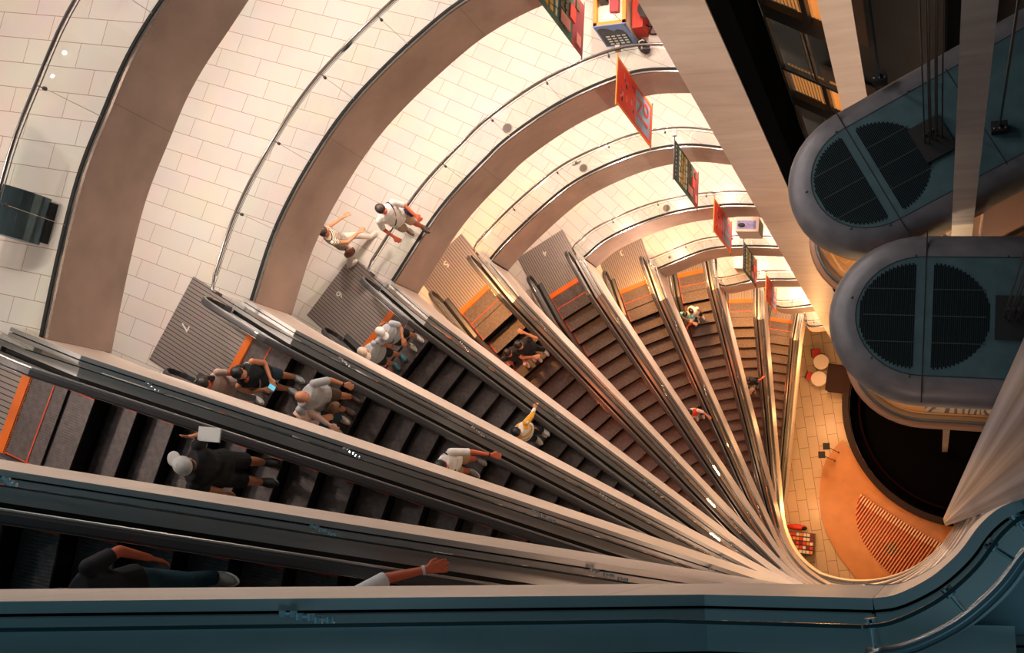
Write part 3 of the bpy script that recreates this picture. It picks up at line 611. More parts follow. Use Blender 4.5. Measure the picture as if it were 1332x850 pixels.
for a, b_, lb in (((1075, 581), (1091, 589), 'upper black square sign on a thin stand by the ochre podium'), ((1069, 592), (1086, 600), 'lower black square sign on a thin stand by the ochre podium')):
    q = at(*b_, .12); hgt = 1.5
    # find the height at which the stand projects to the head pixel
    t = thing('sign_stand', lb, 'sign stand', (q.x, q.y, .12), 0, 'sign stands by the podium')
    hd = at(*a, 1.6)-Vector((q.x, q.y, 0)); hd.z = 1.5
    MB().tube((0, 0, 0), (hd.x, hd.y, hd.z-.02), .018, n=8).build('pole', [dk], t); MB().tube((0, 0, 0), (0, 0, .02), .045, n=16).build('base', [dk], t)
    MB().box(hd.x-.16, hd.x+.16, hd.y-.16, hd.y+.16, hd.z, hd.z+.03).build('sign_board', [gapm], t)
# merchandise cart
p = at(1040, 706, 0); t = thing('market_cart', 'small sales cart heaped with red and cream goods beside the lowest escalator', 'cart', (p.x, p.y, 0), math.radians(-6))
MB().box(-.75, .75, -.5, .5, .2, .85).build('cart_body', [mat('cart_brown', (.12, .04, .03), .5)], t)
for x in (-.6, .6):
    for y in (-.42, .42): MB().tube((x, y-.03, .11), (x, y+.03, .11), .11, n=16).build('wheel', [dk], t)
for y in (-.5, .5): MB().path([(-.75, y, .85), (-.75, y, 1.15), (.75, y, 1.15), (.75, y, .85)], .015, 6).build('frame_rail', [dk], t)
cols = [mat('goods_red', (.7, .05, .02), .5), mat('goods_cream', (.85, .75, .6), .5), mat('goods_orange', (.85, .3, .05), .5), mat('goods_maroon', (.2, .02, .03), .5)]
for i in range(9):
    for j in range(5):
        x = -.66+i*.165; y = -.4+j*.2; h = random.uniform(.05, .16)
        MB().box(x-.065, x+.065, y-.07, y+.07, .85, .85+h).build('goods_box', [cols[random.choice([0, 0, 1, 1, 2, 3])]], t)
MB().ell((-.1, .72, .5), (.5, .16, .2), 14, 8).build('cloth_bundle', [cols[0]], t); MB().ell((-.7, .66, .6), (.12, .2, .45), 12, 8).build('dark_bag', [gapm], t); MB().ell((.25, .7, .62), (.12, .1, .14), 12, 8).build('hat', [gapm], t)

# ------------------------------------------------------------------ hanging banners
bred = mat('banner_red', (.78, .035, .012), .6); borange = mat('banner_orange', (.9, .28, .03), .6); bblue = mat('banner_blue', (.22, .32, .46), .6); bgreen = mat('banner_green', (.02, .11, .07), .6)
bdark = mat('banner_dark', (.02, .025, .03), .6); byel = mat('banner_yellow', (.75, .42, .05), .6); bpink = mat('banner_pink', (.7, .25, .22), .6); bmar = mat('banner_maroon', (.28, .03, .04), .6); brownb = mat('banner_brown', (.12, .08, .03), .6); bwhite = mat('banner_white', (.7, .75, .7), .6)
BA = Vector((-5.30, 9.12)); BW = .95; BL = 2.85
def banner(k, red, label):
    z = zk(k)+.95; t = thing('hanging_banner', label, 'banner', (BA.x, BA.y, z), -PI/2-.06, 'banners hung down the void')
    # local x: out over the void, z down; face normal = local y
    MB().box(0, BW, -.004, .004, -BL, 0).build('cloth', [borange if red else bgreen], t)
    for z_, nm in ((.0, 'top_rod'), (-BL, 'bottom_rod')): MB().tube((-.07, 0, z_), (BW+.05, 0, z_), .014, n=8).build(nm, [borange if (red and z_ == 0) else darksteel], t)
    MB().tube((-.2, 0, .0), (-.05, 0, .0), .012, n=8).build('bracket', [steel], t); MB().box(-.2, -.08, -.05, .05, -.03, .06).build('clamp', [chrome], t)
    for f in (-1, 1):
        y = .0055*f; lay = [0]
        def r(x0, x1, z0, z1, m, nm='print'):
            lay[0] += 1; y1 = y+f*.0004*lay[0]; MB().box(x0, x1, min(0, y1), max(0, y1), z0, z1).build(nm, [m], t)
        if red:
            r(.05, .90, -BL+.06, -.05, bred, 'print_field'); r(.10, .84, -BL+.18, -1.48, bblue, 'blue_panel')
            rnd = random.Random(3)
            for i in range(16): 
                x = rnd.uniform(.12, .7); zz = rnd.uniform(-1.35, -.35); r(x, x+rnd.uniform(.04, .14), zz, zz+rnd.uniform(.04, .12), rnd.choice([bdark, bdark, borange, bmar, bpink]))
            for txt, zz, sz in (('N', -1.78, .62), ('10', -2.32, .62)):
                g = link('lettering', glyph(txt, sz, bred, .001), t, (.46, y+f*.012, zz), (PI/2, 0, 0 if f < 0 else PI)); g.rotation_euler = (PI/2, 0, 0) if f < 0 else (PI/2, 0, PI)
        else:
            r(0, BW, -.40, 0, bdark, 'dark_header'); r(0, BW, -BL, -2.25, bmar, 'maroon_foot')
            for i in range(8): r(.08+i*.1, .12+i*.1, -.24, -.18, bwhite)
            rnd = random.Random(5)
            for zz, m, n in ((-.62, bwhite, 6), (-.86, byel, 5), (-1.12, byel, 7), (-1.35, bwhite, 5), (-1.6, brownb, 6), (-1.85, brownb, 7)):
                for i in range(n):
                    x = .08+i*.8/n; r(x, x+.8/n*.75, zz-rnd.uniform(.05, .12), zz+rnd.uniform(.02, .08), m)
            for q in ((.62, -2.1, .2, .5, bpink), (.3, -2.35, .25, .3, bred), (.1, -2.55, .15, .2, brownb), (.65, -2.7, .2, .25, bpink)): r(q[0], q[0]+q[2], q[1], q[1]+q[3], q[4])
bl = {7: 'green banner nearest the photo top, cut off by the frame', 6: 'largest red banner with blue panel, hanging over the white gallery', 5: 'green and maroon banner below the largest red one', 4: 'middle red banner with blue panel, beside the beige column', 3: 'small dark green banner, lower of the green ones', 2: 'smallest red banner, lowest of all'}
for k in (7, 6, 5, 4, 3, 2): banner(k, k % 2 == 0, bl[k])
# ------------------------------------------------------------------ people
HS = 1.09
def remeshed(b, name, voxel, m, smooth=2):
    me = b.mesh('tmp', [m]); o = bpy.data.objects.new('tmp', me); C.objects.link(o)
    r = o.modifiers.new('r', 'REMESH'); r.mode = 'VOXEL'; r.voxel_size = voxel
    s_ = o.modifiers.new('s', 'SMOOTH'); s_.factor = .5; s_.iterations = smooth
    dg = bpy.context.evaluated_depsgraph_get(); dg.update(); out = bpy.data.meshes.new_from_object(o.evaluated_get(dg)); bpy.data.objects.remove(o); bpy.data.meshes.remove(me)
    out.name = name; out.materials.clear(); out.materials.append(m)
    for p in out.polygons: p.use_smooth = True
    return out
def limb(b, P, R):
    for i in range(len(P)):
        b.ell(P[i], (R[i],)*3, 10, 6)
        if i: b.tube(P[i-1], P[i], R[i-1], R[i], 12)
def torso_ring(b, rings, mi=0):   # rings: (centre, rx front-back, ry sideways)
    n = 16; vs = []; rings = [(c, rx*1.08, ry*1.12) for c, rx, ry in rings]
    for c, rx, ry in rings: vs += [(c[0]+rx*math.cos(2*PI*j/n), c[1]+ry*math.sin(2*PI*j/n), c[2]) for j in range(n)]
    fs = [(i*n+j, i*n+(j+1) % n, (i+1)*n+(j+1) % n, (i+1)*n+j) for i in range(len(rings)-1) for j in range(n)]
    fs += [tuple(range(n))[::-1], tuple(range((len(rings)-1)*n, len(rings)*n))]; b.add(vs, fs, mi)
SK = {'tan': (.62, .26, .13), 'pale': (.78, .46, .33), 'deep': (.60, .13, .06), 'mid': (.66, .28, .15)}
def person(loc, rz, label, skin='mid', h=1.68, lean=(0, 0), head=0, armL=None, armR=None, legL=None, legR=None, shirt=None, sleeve=.5, strap=None, legs='shorts', legcol=(.1, .1, .1), legcut=.5,
           hair=(.015, .012, .01), hairlen=0, cap=None, shoes=(.7, .68, .65), bag=None, extra=None, shirtlen=0, voxel=.0095):
    t = thing('person', label, 'person', loc, rz); k = h*HS/1.70; sm_ = mat('skin_'+skin, SK[skin], .5); lx, ly = lean
    def V(x, y, z): f = max(0, (z-.9)/.6); return Vector((x+lx*f, y+ly*f, z))*k
    # default joints (shoulder, elbow, wrist) / (hip, knee, ankle); +y = left
    def joints(j, side, dflt): return [V(*p) for p in (j or dflt)]
    AR = {}
    for sd, j in ((1, armL), (-1, armR)):
        j = j or [(.0, .21*sd, 1.10), (.06, .23*sd, .88)]
        sh = V(0, .205*sd, 1.385); AR[sd] = [sh, V(*j[0]), V(*j[1])]
    LG = {}
    for sd, j in ((1, legL), (-1, legR)):
        j = j or [(.01, .10*sd, .47), (-.02, .11*sd, .085)]
        LG[sd] = [Vector((0, .095*sd, .90))*k, Vector(j[0])*k, Vector(j[1])*k]
    b = MB()
    torso_ring(b, [(V(0, 0, .84), .10*k, .155*k), (V(0, 0, .94), .115*k, .165*k), (V(.0, 0, 1.06), .10*k, .135*k), (V(.01, 0, 1.22), .115*k, .155*k), (V(0, 0, 1.36), .10*k, .175*k), (V(-.01, 0, 1.43), .065*k, .11*k)])
    H = V(.0, 0, 1.60)+Vector((.03, 0, 0)); hr = Matrix.Rotation(head, 3, 'Z')
    def hv(x, y, z): return H+hr @ Vector((x*k, y*k, z*k))
    limb(b, [V(-.01, 0, 1.40), H+Vector((-.015, 0, -.06))], [.06*k, .052*k])
    b.ell(hv(0, 0, .01), (.098*k, .077*k, .108*k), 18, 12, rot=hr); b.ell(hv(.03, 0, -.06), (.06*k, .055*k, .06*k), 14, 8, rot=hr)
    b.ell(hv(.098, 0, -.012), (.018*k, .014*k, .024*k), 10, 6, rot=hr)
    for s_ in (1, -1): b.ell(hv(-.005, .079*s_, -.01), (.022*k, .012*k, .03*k), 8, 6, rot=hr)
    b.ell(hv(.082, 0, -.058), (.014*k, .024*k, .008*k), 10, 6, rot=hr)
    for sd in (1, -1):
        sh, el, wr = AR[sd]; limb(b, [sh, el, wr], [.052*k, .040*k, .027*k])
        dv = (wr-el).normalized(); up = Vector((0, 0, 1)); sidev = dv.cross(up)
        if sidev.length < .2: sidev = Vector((0, 1, 0)) if abs(dv.z) > .8 else Vector((1, 0, 0))
        if abs(dv.z) > .8: sidev = Vector((1, 0, 0))
        sidev.normalize(); nrm = sidev.cross(dv).normalized(); palm = wr+dv*.055*k
        for q in (-.022, 0, .022): limb(b, [wr+sidev*q*.7*k, wr+dv*.085*k+sidev*q*1.25*k], [.017*k, .0155*k])
        for i, (q, ln) in enumerate(((-.033, .060), (-.011, .074), (.011, .070), (.033, .056))):
            base = wr+dv*.09*k+sidev*q*k; m_ = base+(dv*ln*.55+sidev*q*.25)*k-nrm*.006*k; limb(b, [base, m_, m_+(dv*ln*.45-nrm*.02)*k], [.0105*k, .0098*k, .0088*k])
        th = sidev*(-1 if sd > 0 else 1)
        limb(b, [wr+dv*.02*k+th*.018*k, wr+dv*.05*k+th*.05*k, wr+dv*.085*k+th*.058*k], [.014*k, .0125*k, .0105*k])
        hp, kn, an = LG[sd]; limb(b, [hp, hp.lerp(kn, .5), kn, kn.lerp(an, .35), an], [.088*k, .076*k, .056*k, .056*k, .037*k])
        b.ell(an+Vector((.06, 0, -.045))*k, (.115*k, .043*k, .04*k), 12, 6)
    link('body', remeshed(b, 'body', voxel, sm_), t)
    for s_ in (1, -1):
        e_ = MB().ell(hv(.084, .032*s_, .012), (.012*k, .013*k, .011*k), 8, 6).build('eye', [mat('eye_white', (.75, .72, .7), .3)], t)
        MB().ell(hv(.094, .032*s_, .012), (.004*k, .006*k, .006*k), 8, 4).build('iris', [gapm], e_)
    # shirt
    g = .016*k
    if shirt:
        b = MB(); zb = .86-shirtlen
        torso_ring(b, [(V(0, 0, zb), .128*k+g, .175*k+g), (V(0, 0, .96), .118*k+g, .160*k+g), (V(.0, 0, 1.08), .112*k+g, .145*k+g), (V(.01, 0, 1.22), .122*k+g, .160*k+g), (V(0, 0, 1.36), .105*k+g, .180*k+g), (V(-.01, 0, 1.435), .068*k+g, .12*k+g)])
        for sd in (1, -1):
            sh, el, wr = AR[sd]
            if sleeve > 0:
                e1_ = sh.lerp(el, min(1, sleeve*1.2)); b.ell(sh, (.064*k,)*3, 12, 8); b.tube(sh, e1_, .063*k, .058*k, 14)
                if sleeve > .9: b.ell(el, (.05*k,)*3, 10, 6); b.tube(el, el.lerp(wr, .9), .050*k, .036*k, 12)
        sc = shirt if isinstance(shirt[0], (float, int)) else shirt[0]
        so = link('shirt', remeshed(b, 'shirt', .012, mat('cloth_%.2f_%.2f_%.2f' % sc, sc, .8, noise=.08, nscale=9), 2), t)
        if not isinstance(shirt[0], (float, int)):   # a second colour: bands woven round the top
            mm = so.data.materials[0].copy(); mm.name = 'striped_top'; ntx = mm.node_tree; bs = ntx.nodes['Principled BSDF']; tcx = ntx.nodes.new('ShaderNodeTexCoord'); wv = ntx.nodes.new('ShaderNodeTexWave'); wv.bands_direction = shirt[2]
            wv.inputs['Scale'].default_value = shirt[3]; wv.inputs['Distortion'].default_value = shirt[4]; rp = ntx.nodes.new('ShaderNodeValToRGB'); rp.color_ramp.interpolation = 'CONSTANT'; rp.color_ramp.elements[0].color = (*sc, 1); rp.color_ramp.elements[1].position = .55; rp.color_ramp.elements[1].color = (*shirt[1], 1)
            ntx.links.new(tcx.outputs['Object'], wv.inputs['Vector']); ntx.links.new(wv.outputs['Fac'], rp.inputs[0]); ntx.links.new(rp.outputs[0], bs.inputs['Base Color']); so.data.materials.clear(); so.data.materials.append(mm)
    # trousers, shorts or skirt
    b = MB(); torso_ring(b, [(Vector((0, 0, .80))*k, .115*k, .17*k), (Vector((0, 0, .90))*k, .125*k, .178*k), (V(0, 0, .98), .118*k, .165*k)])
    for sd in (1, -1):
        hp, kn, an = LG[sd]; b.ell(hp, (.098*k,)*3, 12, 8)
        if legs == 'trousers': b.tube(hp, kn, .098*k, .072*k, 14); b.ell(kn, (.072*k,)*3, 12, 6); b.tube(kn, an+Vector((0, 0, -.01)), .070*k, .058*k, 14)
        else: b.tube(hp, hp.lerp(kn, legcut*1.7), .100*k, .092*k, 14)
    link({'trousers': 'trousers', 'shorts': 'shorts'}[legs], remeshed(b, 'trousers', .012, mat('cloth_%.2f_%.2f_%.2f' % legcol, legcol, .8, noise=.08, nscale=9), 2), t)
    for sd in (1, -1):
        an = LG[sd][2]; b = MB(); b.ell(an+Vector((.062, 0, -.038))*k, (.128*k, .052*k, .046*k), 14, 8); b.ell(an+Vector((-.01, 0, -.015))*k, (.052*k, .047*k, .045*k), 12, 6)
        so = link('shoe', remeshed(b, 'shoe', .009, mat('shoe_%.2f_%.2f' % shoes[:2], shoes, .6), 1), t)
        MB().ell(an+Vector((.062, 0, -.072))*k, (.132*k, .055*k, .014*k), 16, 4).build('sole', [whitep if sum(shoes) > .6 else darksteel], so)
    if cap:
        m_ = mat('cap_%.2f' % cap[0], cap, .75); b = MB(); b.ell(hv(-.005, 0, .035), (.112*k, .092*k, .10*k), 20, 10, rot=hr, zmin=-.1); co = link('cap', b.mesh('cap', [m_], True), t)
        bb = MB(); bb.ell(hv(.125, 0, .035), (.085*k, .075*k, .012*k), 18, 6, rot=hr); link('cap_brim', bb.mesh('cap_brim', [m_], True), t); MB().ell(hv(-.005, 0, .137), (.008, .008, .005), 8, 4).build('cap_button', [m_], co)
        if hair: b = MB().ell(hv(-.02, 0, -.01), (.09*k, .083*k, .07*k), 14, 8, rot=hr, zmin=-.9); link('hair', b.mesh('hair', [mat('hair_%.2f' % hair[0], hair, .5)], True), t)
    elif hair:
        b = MB(); b.ell(hv(-.014, 0, .038), (.106*k, .090*k, .092*k), 18, 12, rot=hr); b.ell(hv(-.045, 0, -.01), (.075*k, .086*k, .10*k), 14, 8, rot=hr)
        if hairlen: 
            for q in (-.05, 0, .05): limb(b, [hv(-.075, q, -.02), hv(-.10, q*1.3, -.10-hairlen*.5), hv(-.085, q*1.4, -.10-hairlen)], [.052*k, .045*k, .03*k])
        link('hair', remeshed(b, 'hair', .010, mat('hair_%.2f' % hair[0], hair, .5, bump=.3, nscale=40), 1), t)
    if strap:   # band across the back and chest
        pts = []
        for i in range(25):
            a = 2*PI*i/24; sx = math.cos(a)*(.145*k); f = math.sin(a); pts.append(V(0, 0, 1.18)+Vector((sx, f*.165*k, f*.255*k*strap[1])))
        b = MB(); b.path(pts, .014, 6, closed=True); b.build('strap', [mat('strap_%.2f' % strap[0][0], strap[0], .6)], t, smooth=True)
    if bag:
        c, r, col = bag; b = MB(); b.ell(V(*c), tuple(q*k for q in r), 16, 10); me = remeshed(b, 'bag', .012, mat('bag_%.2f_%.2f' % col[:2], col, .6, noise=.2), 1); bo = link('bag', me, t)
        MB().path([V(c[0], c[1]-.05, c[2]+r[2]), V(c[0], c[1]-.03, c[2]+r[2]+.05), V(c[0], c[1]+.03, c[2]+r[2]+.05), V(c[0], c[1]+.05, c[2]+r[2])], .008, 6).build('bag_handle', [dk], bo)
        MB().box(*[q for a_ in ((V(*c).x-r[0]*.9*k, V(*c).x+r[0]*.9*k), (V(*c).y-r[1]*.7*k, V(*c).y+r[1]*.7*k), (V(*c).z-.01, V(*c).z+.012)) for q in a_]).build('bag_zip', [dk], bo)
    if extra: extra(t, V, AR, k)
    return t
def treadz(k, s):   # top of the step that carries distance s
    ph = S0[k] % .4; x = .06+ph
    while x < s: x += .4
    z = zl(x)
    if x < SI+.35: z = -max(0, x-SI)**2*.82 if x > SI else 0
    return z
def on_escalator(k, px, py, h=1.68):
    s, y = 1, 0; zh = 0
    for _ in range(30):
        w_ = at(px, py, zk(k)+zh+h*.965); A = wpt(k, 0, 0); u = Vector((math.cos(PH[k]), -math.sin(PH[k]))); v = Vector((math.sin(PH[k]), math.cos(PH[k])))
        s = (w_.xy-A.xy).dot(u); y = (w_.xy-A.xy).dot(v); zh = treadz(k, s)
    return Vector((w_.x, w_.y, zk(k)+zh)), s, y
def rider(k, px, py, label, turn=0, **kw):
    h = kw.get('h', 1.68)*HS; p, s, y = on_escalator(k, px, py, h)
    lx, ly = kw.get('lean', (0, 0)); a = -PH[k]+turn; p -= Vector((math.cos(a)*(lx+.03)-math.sin(a)*ly, math.sin(a)*(lx+.03)+math.cos(a)*ly, 0))*h/1.7
    u = Vector((math.cos(PH[k]), -math.sin(PH[k]), 0)); s2 = (p.xy-wpt(k, 0, 0).xy).dot(u.xy)
    # stand in the middle of a tread, inside the skirts
    ph = S0[k] % .4; x = .06+ph
    while x < s2: x += .4
    tgt = min(max(s2, x-.27), x-.14); p += u*(tgt-s2); p.z = zk(k)+treadz(k, tgt)+.001
    v = Vector((math.sin(PH[k]), math.cos(PH[k]), 0)); yy = (p.xy-wpt(k, 0, 0).xy).dot(v.xy); yn = max(-.30, min(.30, yy)); p += v*(yn-yy)
    return person(p, a, label, **kw)
def phone(t, V, AR, k): w_ = AR[-1][2].lerp(AR[1][2], .5)+Vector((.10, 0, .03)); MB().box(w_.x-.045, w_.x+.075, w_.y-.035, w_.y+.035, w_.z-.005, w_.z+.006).build('phone', [mat('phone_blue', (.12, .55, .75), .2, emit=(.2, .7, .95), es=.5)], t)
def watch(sd, col=(.02, .02, .02), r=.034):
    def f(t, V, AR, k):
        sh, el, wr = AR[sd]; dv = (wr-el).normalized(); q = wr-dv*.02; MB().tube(q-dv*.012, q+dv*.012, r*k, n=14).build('watch', [mat('watch_%.2f' % col[0], col, .3)], t)
    return f
def print_back(t, V, AR, k): MB().ell(V(-.135, 0, 1.20), (.012, .07, .085), 14, 8).build('shirt_print', [mat('print_gold', (.5, .3, .12), .7, noise=.6, nscale=40)], t)
def cup(t, V, AR, k): w_ = AR[1][2]+(AR[1][2]-AR[1][1]).normalized()*.1; MB().tube(w_+Vector((0, 0, -.07)), w_+Vector((0, 0, .05)), .03, .042, 16).build('cup', [mat('cup_cream', (.85, .8, .65), .5)], t)
def paper(t, V, AR, k):
    w_ = AR[1][2]+Vector((.1, 0, 0)); b = MB().box(w_.x-.04, w_.x+.24, w_.y-.05, w_.y+.11, w_.z-.012, w_.z+.01); b.v = [v+Vector((0, 0, .04*math.sin(v.x*9))) for v in b.v]; b.build('folded_paper', [mat('paper', (.75, .78, .76), .7)], t)
RAIL = [(.18, .30, 1.16), (.34, .50, 1.03)]           # left hand resting on the void-side handrail
def rail_arm(y0, fwd=.36, up=1.0): return [(.16, (.20+y0)*.5+.12, 1.14), (fwd, y0, up)]
FRONT = lambda sd: [(.05, .24*sd, 1.12), (.27, .09*sd, 1.12)]
E7L = {}
rider(7, 303, 482, 'woman in black tank top and dark ponytail looking at a blue phone, beside plate 7', skin='tan', h=1.66, lean=(.05, 0), shirt=(.012, .018, .025), sleeve=0, legs='shorts', legcol=(.03, .06, .09), armL=FRONT(1), armR=FRONT(-1), hair=(.01, .01, .012), hairlen=.12, shoes=(.35, .36, .38), extra=lambda *a: (phone(*a), print_back(*a)), strap=((.6, .5, .4), .9))
rider(7, 277, 502, 'long haired woman in beige top and grey trousers, half hidden by the third handrail', skin='deep', h=1.60, lean=(.06, 0), head=-.6, shirt=(.55, .40, .33), sleeve=.5, legs='trousers', legcol=(.42, .38, .37), armL=[(.1, .26, 1.15), (.3, .3, 1.2)], hair=(.02, .012, .01), hairlen=.22, shoes=(.8, .75, .7))
rider(7, 390, 516, 'bald man in light grey shirt and khaki shorts wearing a black watch', skin='mid', h=1.74, lean=(.10, 0), shirt=(.44, .46, .48), sleeve=.75, legs='shorts', legcol=(.16, .09, .06), hair=None, armL=[(.12, .34, 1.18), (.28, .36, 1.02)], armR=[(.08, -.30, 1.14), (.22, -.20, .98)], shoes=(.1, .05, .04), extra=watch(1), bag=((.26, -.02, .86), (.08, .10, .10), (.20, .10, .06)))
rider(7, 388, 548, 'person in pink top and dark blue jeans reaching forward, mostly behind the cream panel', skin='pale', h=1.64, lean=(.1, 0), shirt=(.75, .55, .50), sleeve=1.0, legs='trousers', legcol=(.02, .07, .13), armL=[(.2, .16, 1.2), (.42, .14, 1.12)], hair=(.03, .02, .015), shoes=(.8, .6, .5))
rider(7, 584, 601, 'dark haired man in white tee with black strap, hand on the handrail', skin='deep', h=1.72, lean=(.14, 0), shirt=(.82, .80, .77), sleeve=.7, legs='shorts', legcol=(.50, .28, .13), strap=((.01, .01, .01), 1), armL=[(.26, .34, 1.16), (.50, .42, 1.03)], shoes=(.25, .22, .22), extra=watch(1))
rider(8, 265, 611, 'man in black tee and white baseball cap looking back up, holding a white paper', turn=.25, head=2.7, skin='mid', h=1.75, lean=(.06, .0), shirt=(.008, .010, .014), sleeve=.8, legs='shorts', legcol=(.01, .012, .016), legcut=.58, cap=(.62, .62, .61), armL=[(.0, .34, 1.2), (-.05, .30, 1.38)], shoes=(.02, .02, .02), extra=paper)
rider(9, 106, 782, 'person in blue jeans with bare forearm, cut off by the lowest cream panel', skin='deep', h=1.72, lean=(.04, 0), shirt=(.006, .009, .012), sleeve=.6, legs='trousers', legcol=(.012, .05, .075), armL=[(.02, .31, 1.12), (.10, .27, .88)], legL=[(.16, .10, .48), (.10, .10, .085)], hair=(.01, .01, .01), shoes=(.35, .3, .27))
rider(9, 466, 792, 'person in white sleeve resting a watched hand on the handrail at the photo foot', skin='deep', h=1.70, lean=(.06, 0), shirt=(.72, .74, .76), sleeve=.8, legs='trousers', legcol=(.02, .02, .025), armL=[(.16, .36, 1.16), (.40, .46, 1.035)], hair=(.01, .01, .01), shoes=(.1, .1, .1), extra=watch(1, (.65, .65, .62)), voxel=.008)
rider(6, 498, 427, 'person in white cap and pale tee with tan backpack, beside the plate 6 comb', skin='tan', h=1.68, lean=(.09, 0), shirt=(.55, .62, .70), sleeve=.7, legs='shorts', legcol=(.02, .015, .015), cap=(.85, .82, .78), hair=(.02, .015, .01), strap=((.45, .2, .06), .9), armL=FRONT(1), bag=((-.17, 0, 1.12), (.10, .13, .19), (.30, .10, .04)), shoes=(.6, .55, .5))
rider(6, 471, 458, 'person in cream cap and grey tee with black shorts, left of the backpack wearer', skin='tan', h=1.70, lean=(.09, 0), shirt=(.50, .54, .57), sleeve=.7, legs='shorts', legcol=(.02, .015, .018), cap=(.80, .60, .48), hair=(.015, .012, .01), shoes=(.05, .2, .25))
rider(6, 676, 557, 'dark haired person in white and yellow banded shirt with one arm to the handrail', skin='tan', h=1.66, lean=(.08, 0), shirt=((.85, .82, .78), (.85, .42, .03), 'DIAGONAL', 2.6, 1.5), sleeve=1.0, legs='trousers', legcol=(.008, .01, .015), armL=[(-.02, .36, 1.24), (-.10, .50, 1.10)], hair=(.012, .008, .008), shoes=(.75, .72, .68))
rider(6, 682, 569, 'small dark haired child standing close beside the white and yellow shirt', skin='tan', h=1.42, shirt=(.85, .80, .74), sleeve=.6, legs='trousers', legcol=(.01, .012, .018), hair=(.01, .01, .012), shoes=(.6, .5, .4))
rider(5, 677, 450, 'person in black tee with both arms raised to the head, in the dark flight', skin='tan', h=1.70, lean=(.02, 0), shirt=(.008, .008, .010), sleeve=.5, legs='trousers', legcol=(.012, .012, .016), armL=[(.10, .36, 1.36), (-.12, .26, 1.56)], armR=[(.16, -.2, 1.2), (.30, .0, 1.12)], hair=(.008, .008, .01), shoes=(.55, .5, .5))
rider(5, 660, 459, 'person in black holding a cream cup, left of the raised arms', skin='deep', h=1.62, lean=(.05, 0), shirt=(.012, .014, .018), sleeve=.5, legs='trousers', legcol=(.02, .02, .025), armL=[(.12, .16, 1.14), (.30, .10, 1.14)], hair=(.008, .008, .01), shoes=(.8, .75, .7), extra=cup)
rider(2, 899, 405, 'dark haired person in white top, upper one of the huddled couple', skin='tan', h=1.66, lean=(.05, 0), turn=.4, shirt=(.82, .72, .66), sleeve=.6, legs='trousers', legcol=(.02, .02, .03), armR=[(.16, -.3, 1.2), (.3, -.2, 1.15)], bag=((-.16, .0, 1.12), (.09, .13, .18), (.82, .70, .66)), hair=(.008, .008, .008))
rider(2, 893, 414, 'dark haired person in turquoise and white, lower one of the huddled couple', skin='deep', h=1.62, turn=-.5, shirt=((.75, .78, .78), (.12, .55, .60), 'Z', 1.6, .5), sleeve=.7, legs='trousers', legcol=(.02, .03, .04), armL=[(.2, .2, 1.2), (.36, .1, 1.1)], hair=(.008, .008, .008))
rider(3, 902, 536, 'dark haired person in white and red blocked shirt on the eighth escalator', skin='tan', h=1.66, lean=(.04, 0), shirt=((.82, .76, .70), (.55, .06, .02), 'DIAGONAL', 1.7, 1.2), sleeve=.8, legs='trousers', legcol=(.01, .04, .07), armL=[(.1, .32, 1.16), (.26, .40, 1.06)], hair=(.01, .008, .008), shoes=(.7, .7, .68))
rider(1, 977, 497, 'person in dark top with a raised red forearm on the tenth escalator', skin='deep', h=1.68, shirt=(.01, .02, .025), sleeve=.5, legs='trousers', legcol=(.01, .03, .03), armL=[(.0, .34, 1.2), (-.1, .46, 1.12)], hair=(.01, .01, .01), shoes=(.4, .4, .4))
rider(1, 973, 504, 'small pale sleeved child at the left side of the tenth escalator', skin='pale', h=1.30, shirt=(.78, .66, .48), sleeve=.8, legs='trousers', legcol=(.02, .03, .03), hair=(.01, .01, .01))
def stander(k, px, py, rz, label, **kw):
    h = kw.get('h', 1.68)*HS; w_ = at(px, py, zk(k)+h*.965); lx, ly = kw.get('lean', (0, 0)); o = Vector((math.cos(rz)*(lx+.03)-math.sin(rz)*ly, math.sin(rz)*(lx+.03)+math.cos(rz)*ly, 0))*h/1.7
    return person(Vector((w_.x, w_.y, zk(k)+.001))-o, rz, label, **kw)
stander(6, 495, 272, math.radians(-40), 'dark haired man in white tee and beige shorts walking with a black shoulder bag', skin='deep', h=1.74, lean=(.02, 0), shirt=(.85, .83, .80), sleeve=.75, legs='shorts', legcol=(.55, .38, .26), legcut=.5, strap=((.02, .02, .03), 1), armL=[(.10, .28, 1.15), (.34, .26, 1.05)], armR=[(.02, -.30, 1.12), (.22, -.30, .98)], legL=[(.10, .10, .48), (.06, .10, .085)], legR=[(.02, -.11, .48), (-.18, -.12, .10)], bag=((.12, .22, .86), (.10, .06, .12), (.02, .03, .06)), hair=(.03, .015, .012), shoes=(.16, .10, .08))
stander(6, 420, 300, math.radians(35), 'person in striped top and cream trousers striding, with a brown handbag', skin='tan', h=1.66, lean=(.02, 0), shirt=((.75, .62, .5), (.03, .02, .02), 'Z', 9, 0), sleeve=.35, legs='trousers', legcol=(.80, .70, .62), armL=[(.1, .26, 1.15), (.36, .28, 1.05)], armR=[(.18, -.26, 1.14), (.44, -.20, 1.05)], legL=[(.22, .10, .50), (.34, .10, .10)], legR=[(-.02, -.10, .48), (-.34, -.11, .14)], bag=((.02, -.30, .84), (.13, .07, .11), (.22, .08, .05)), hair=(.04, .02, .015), shoes=(.82, .72, .66))

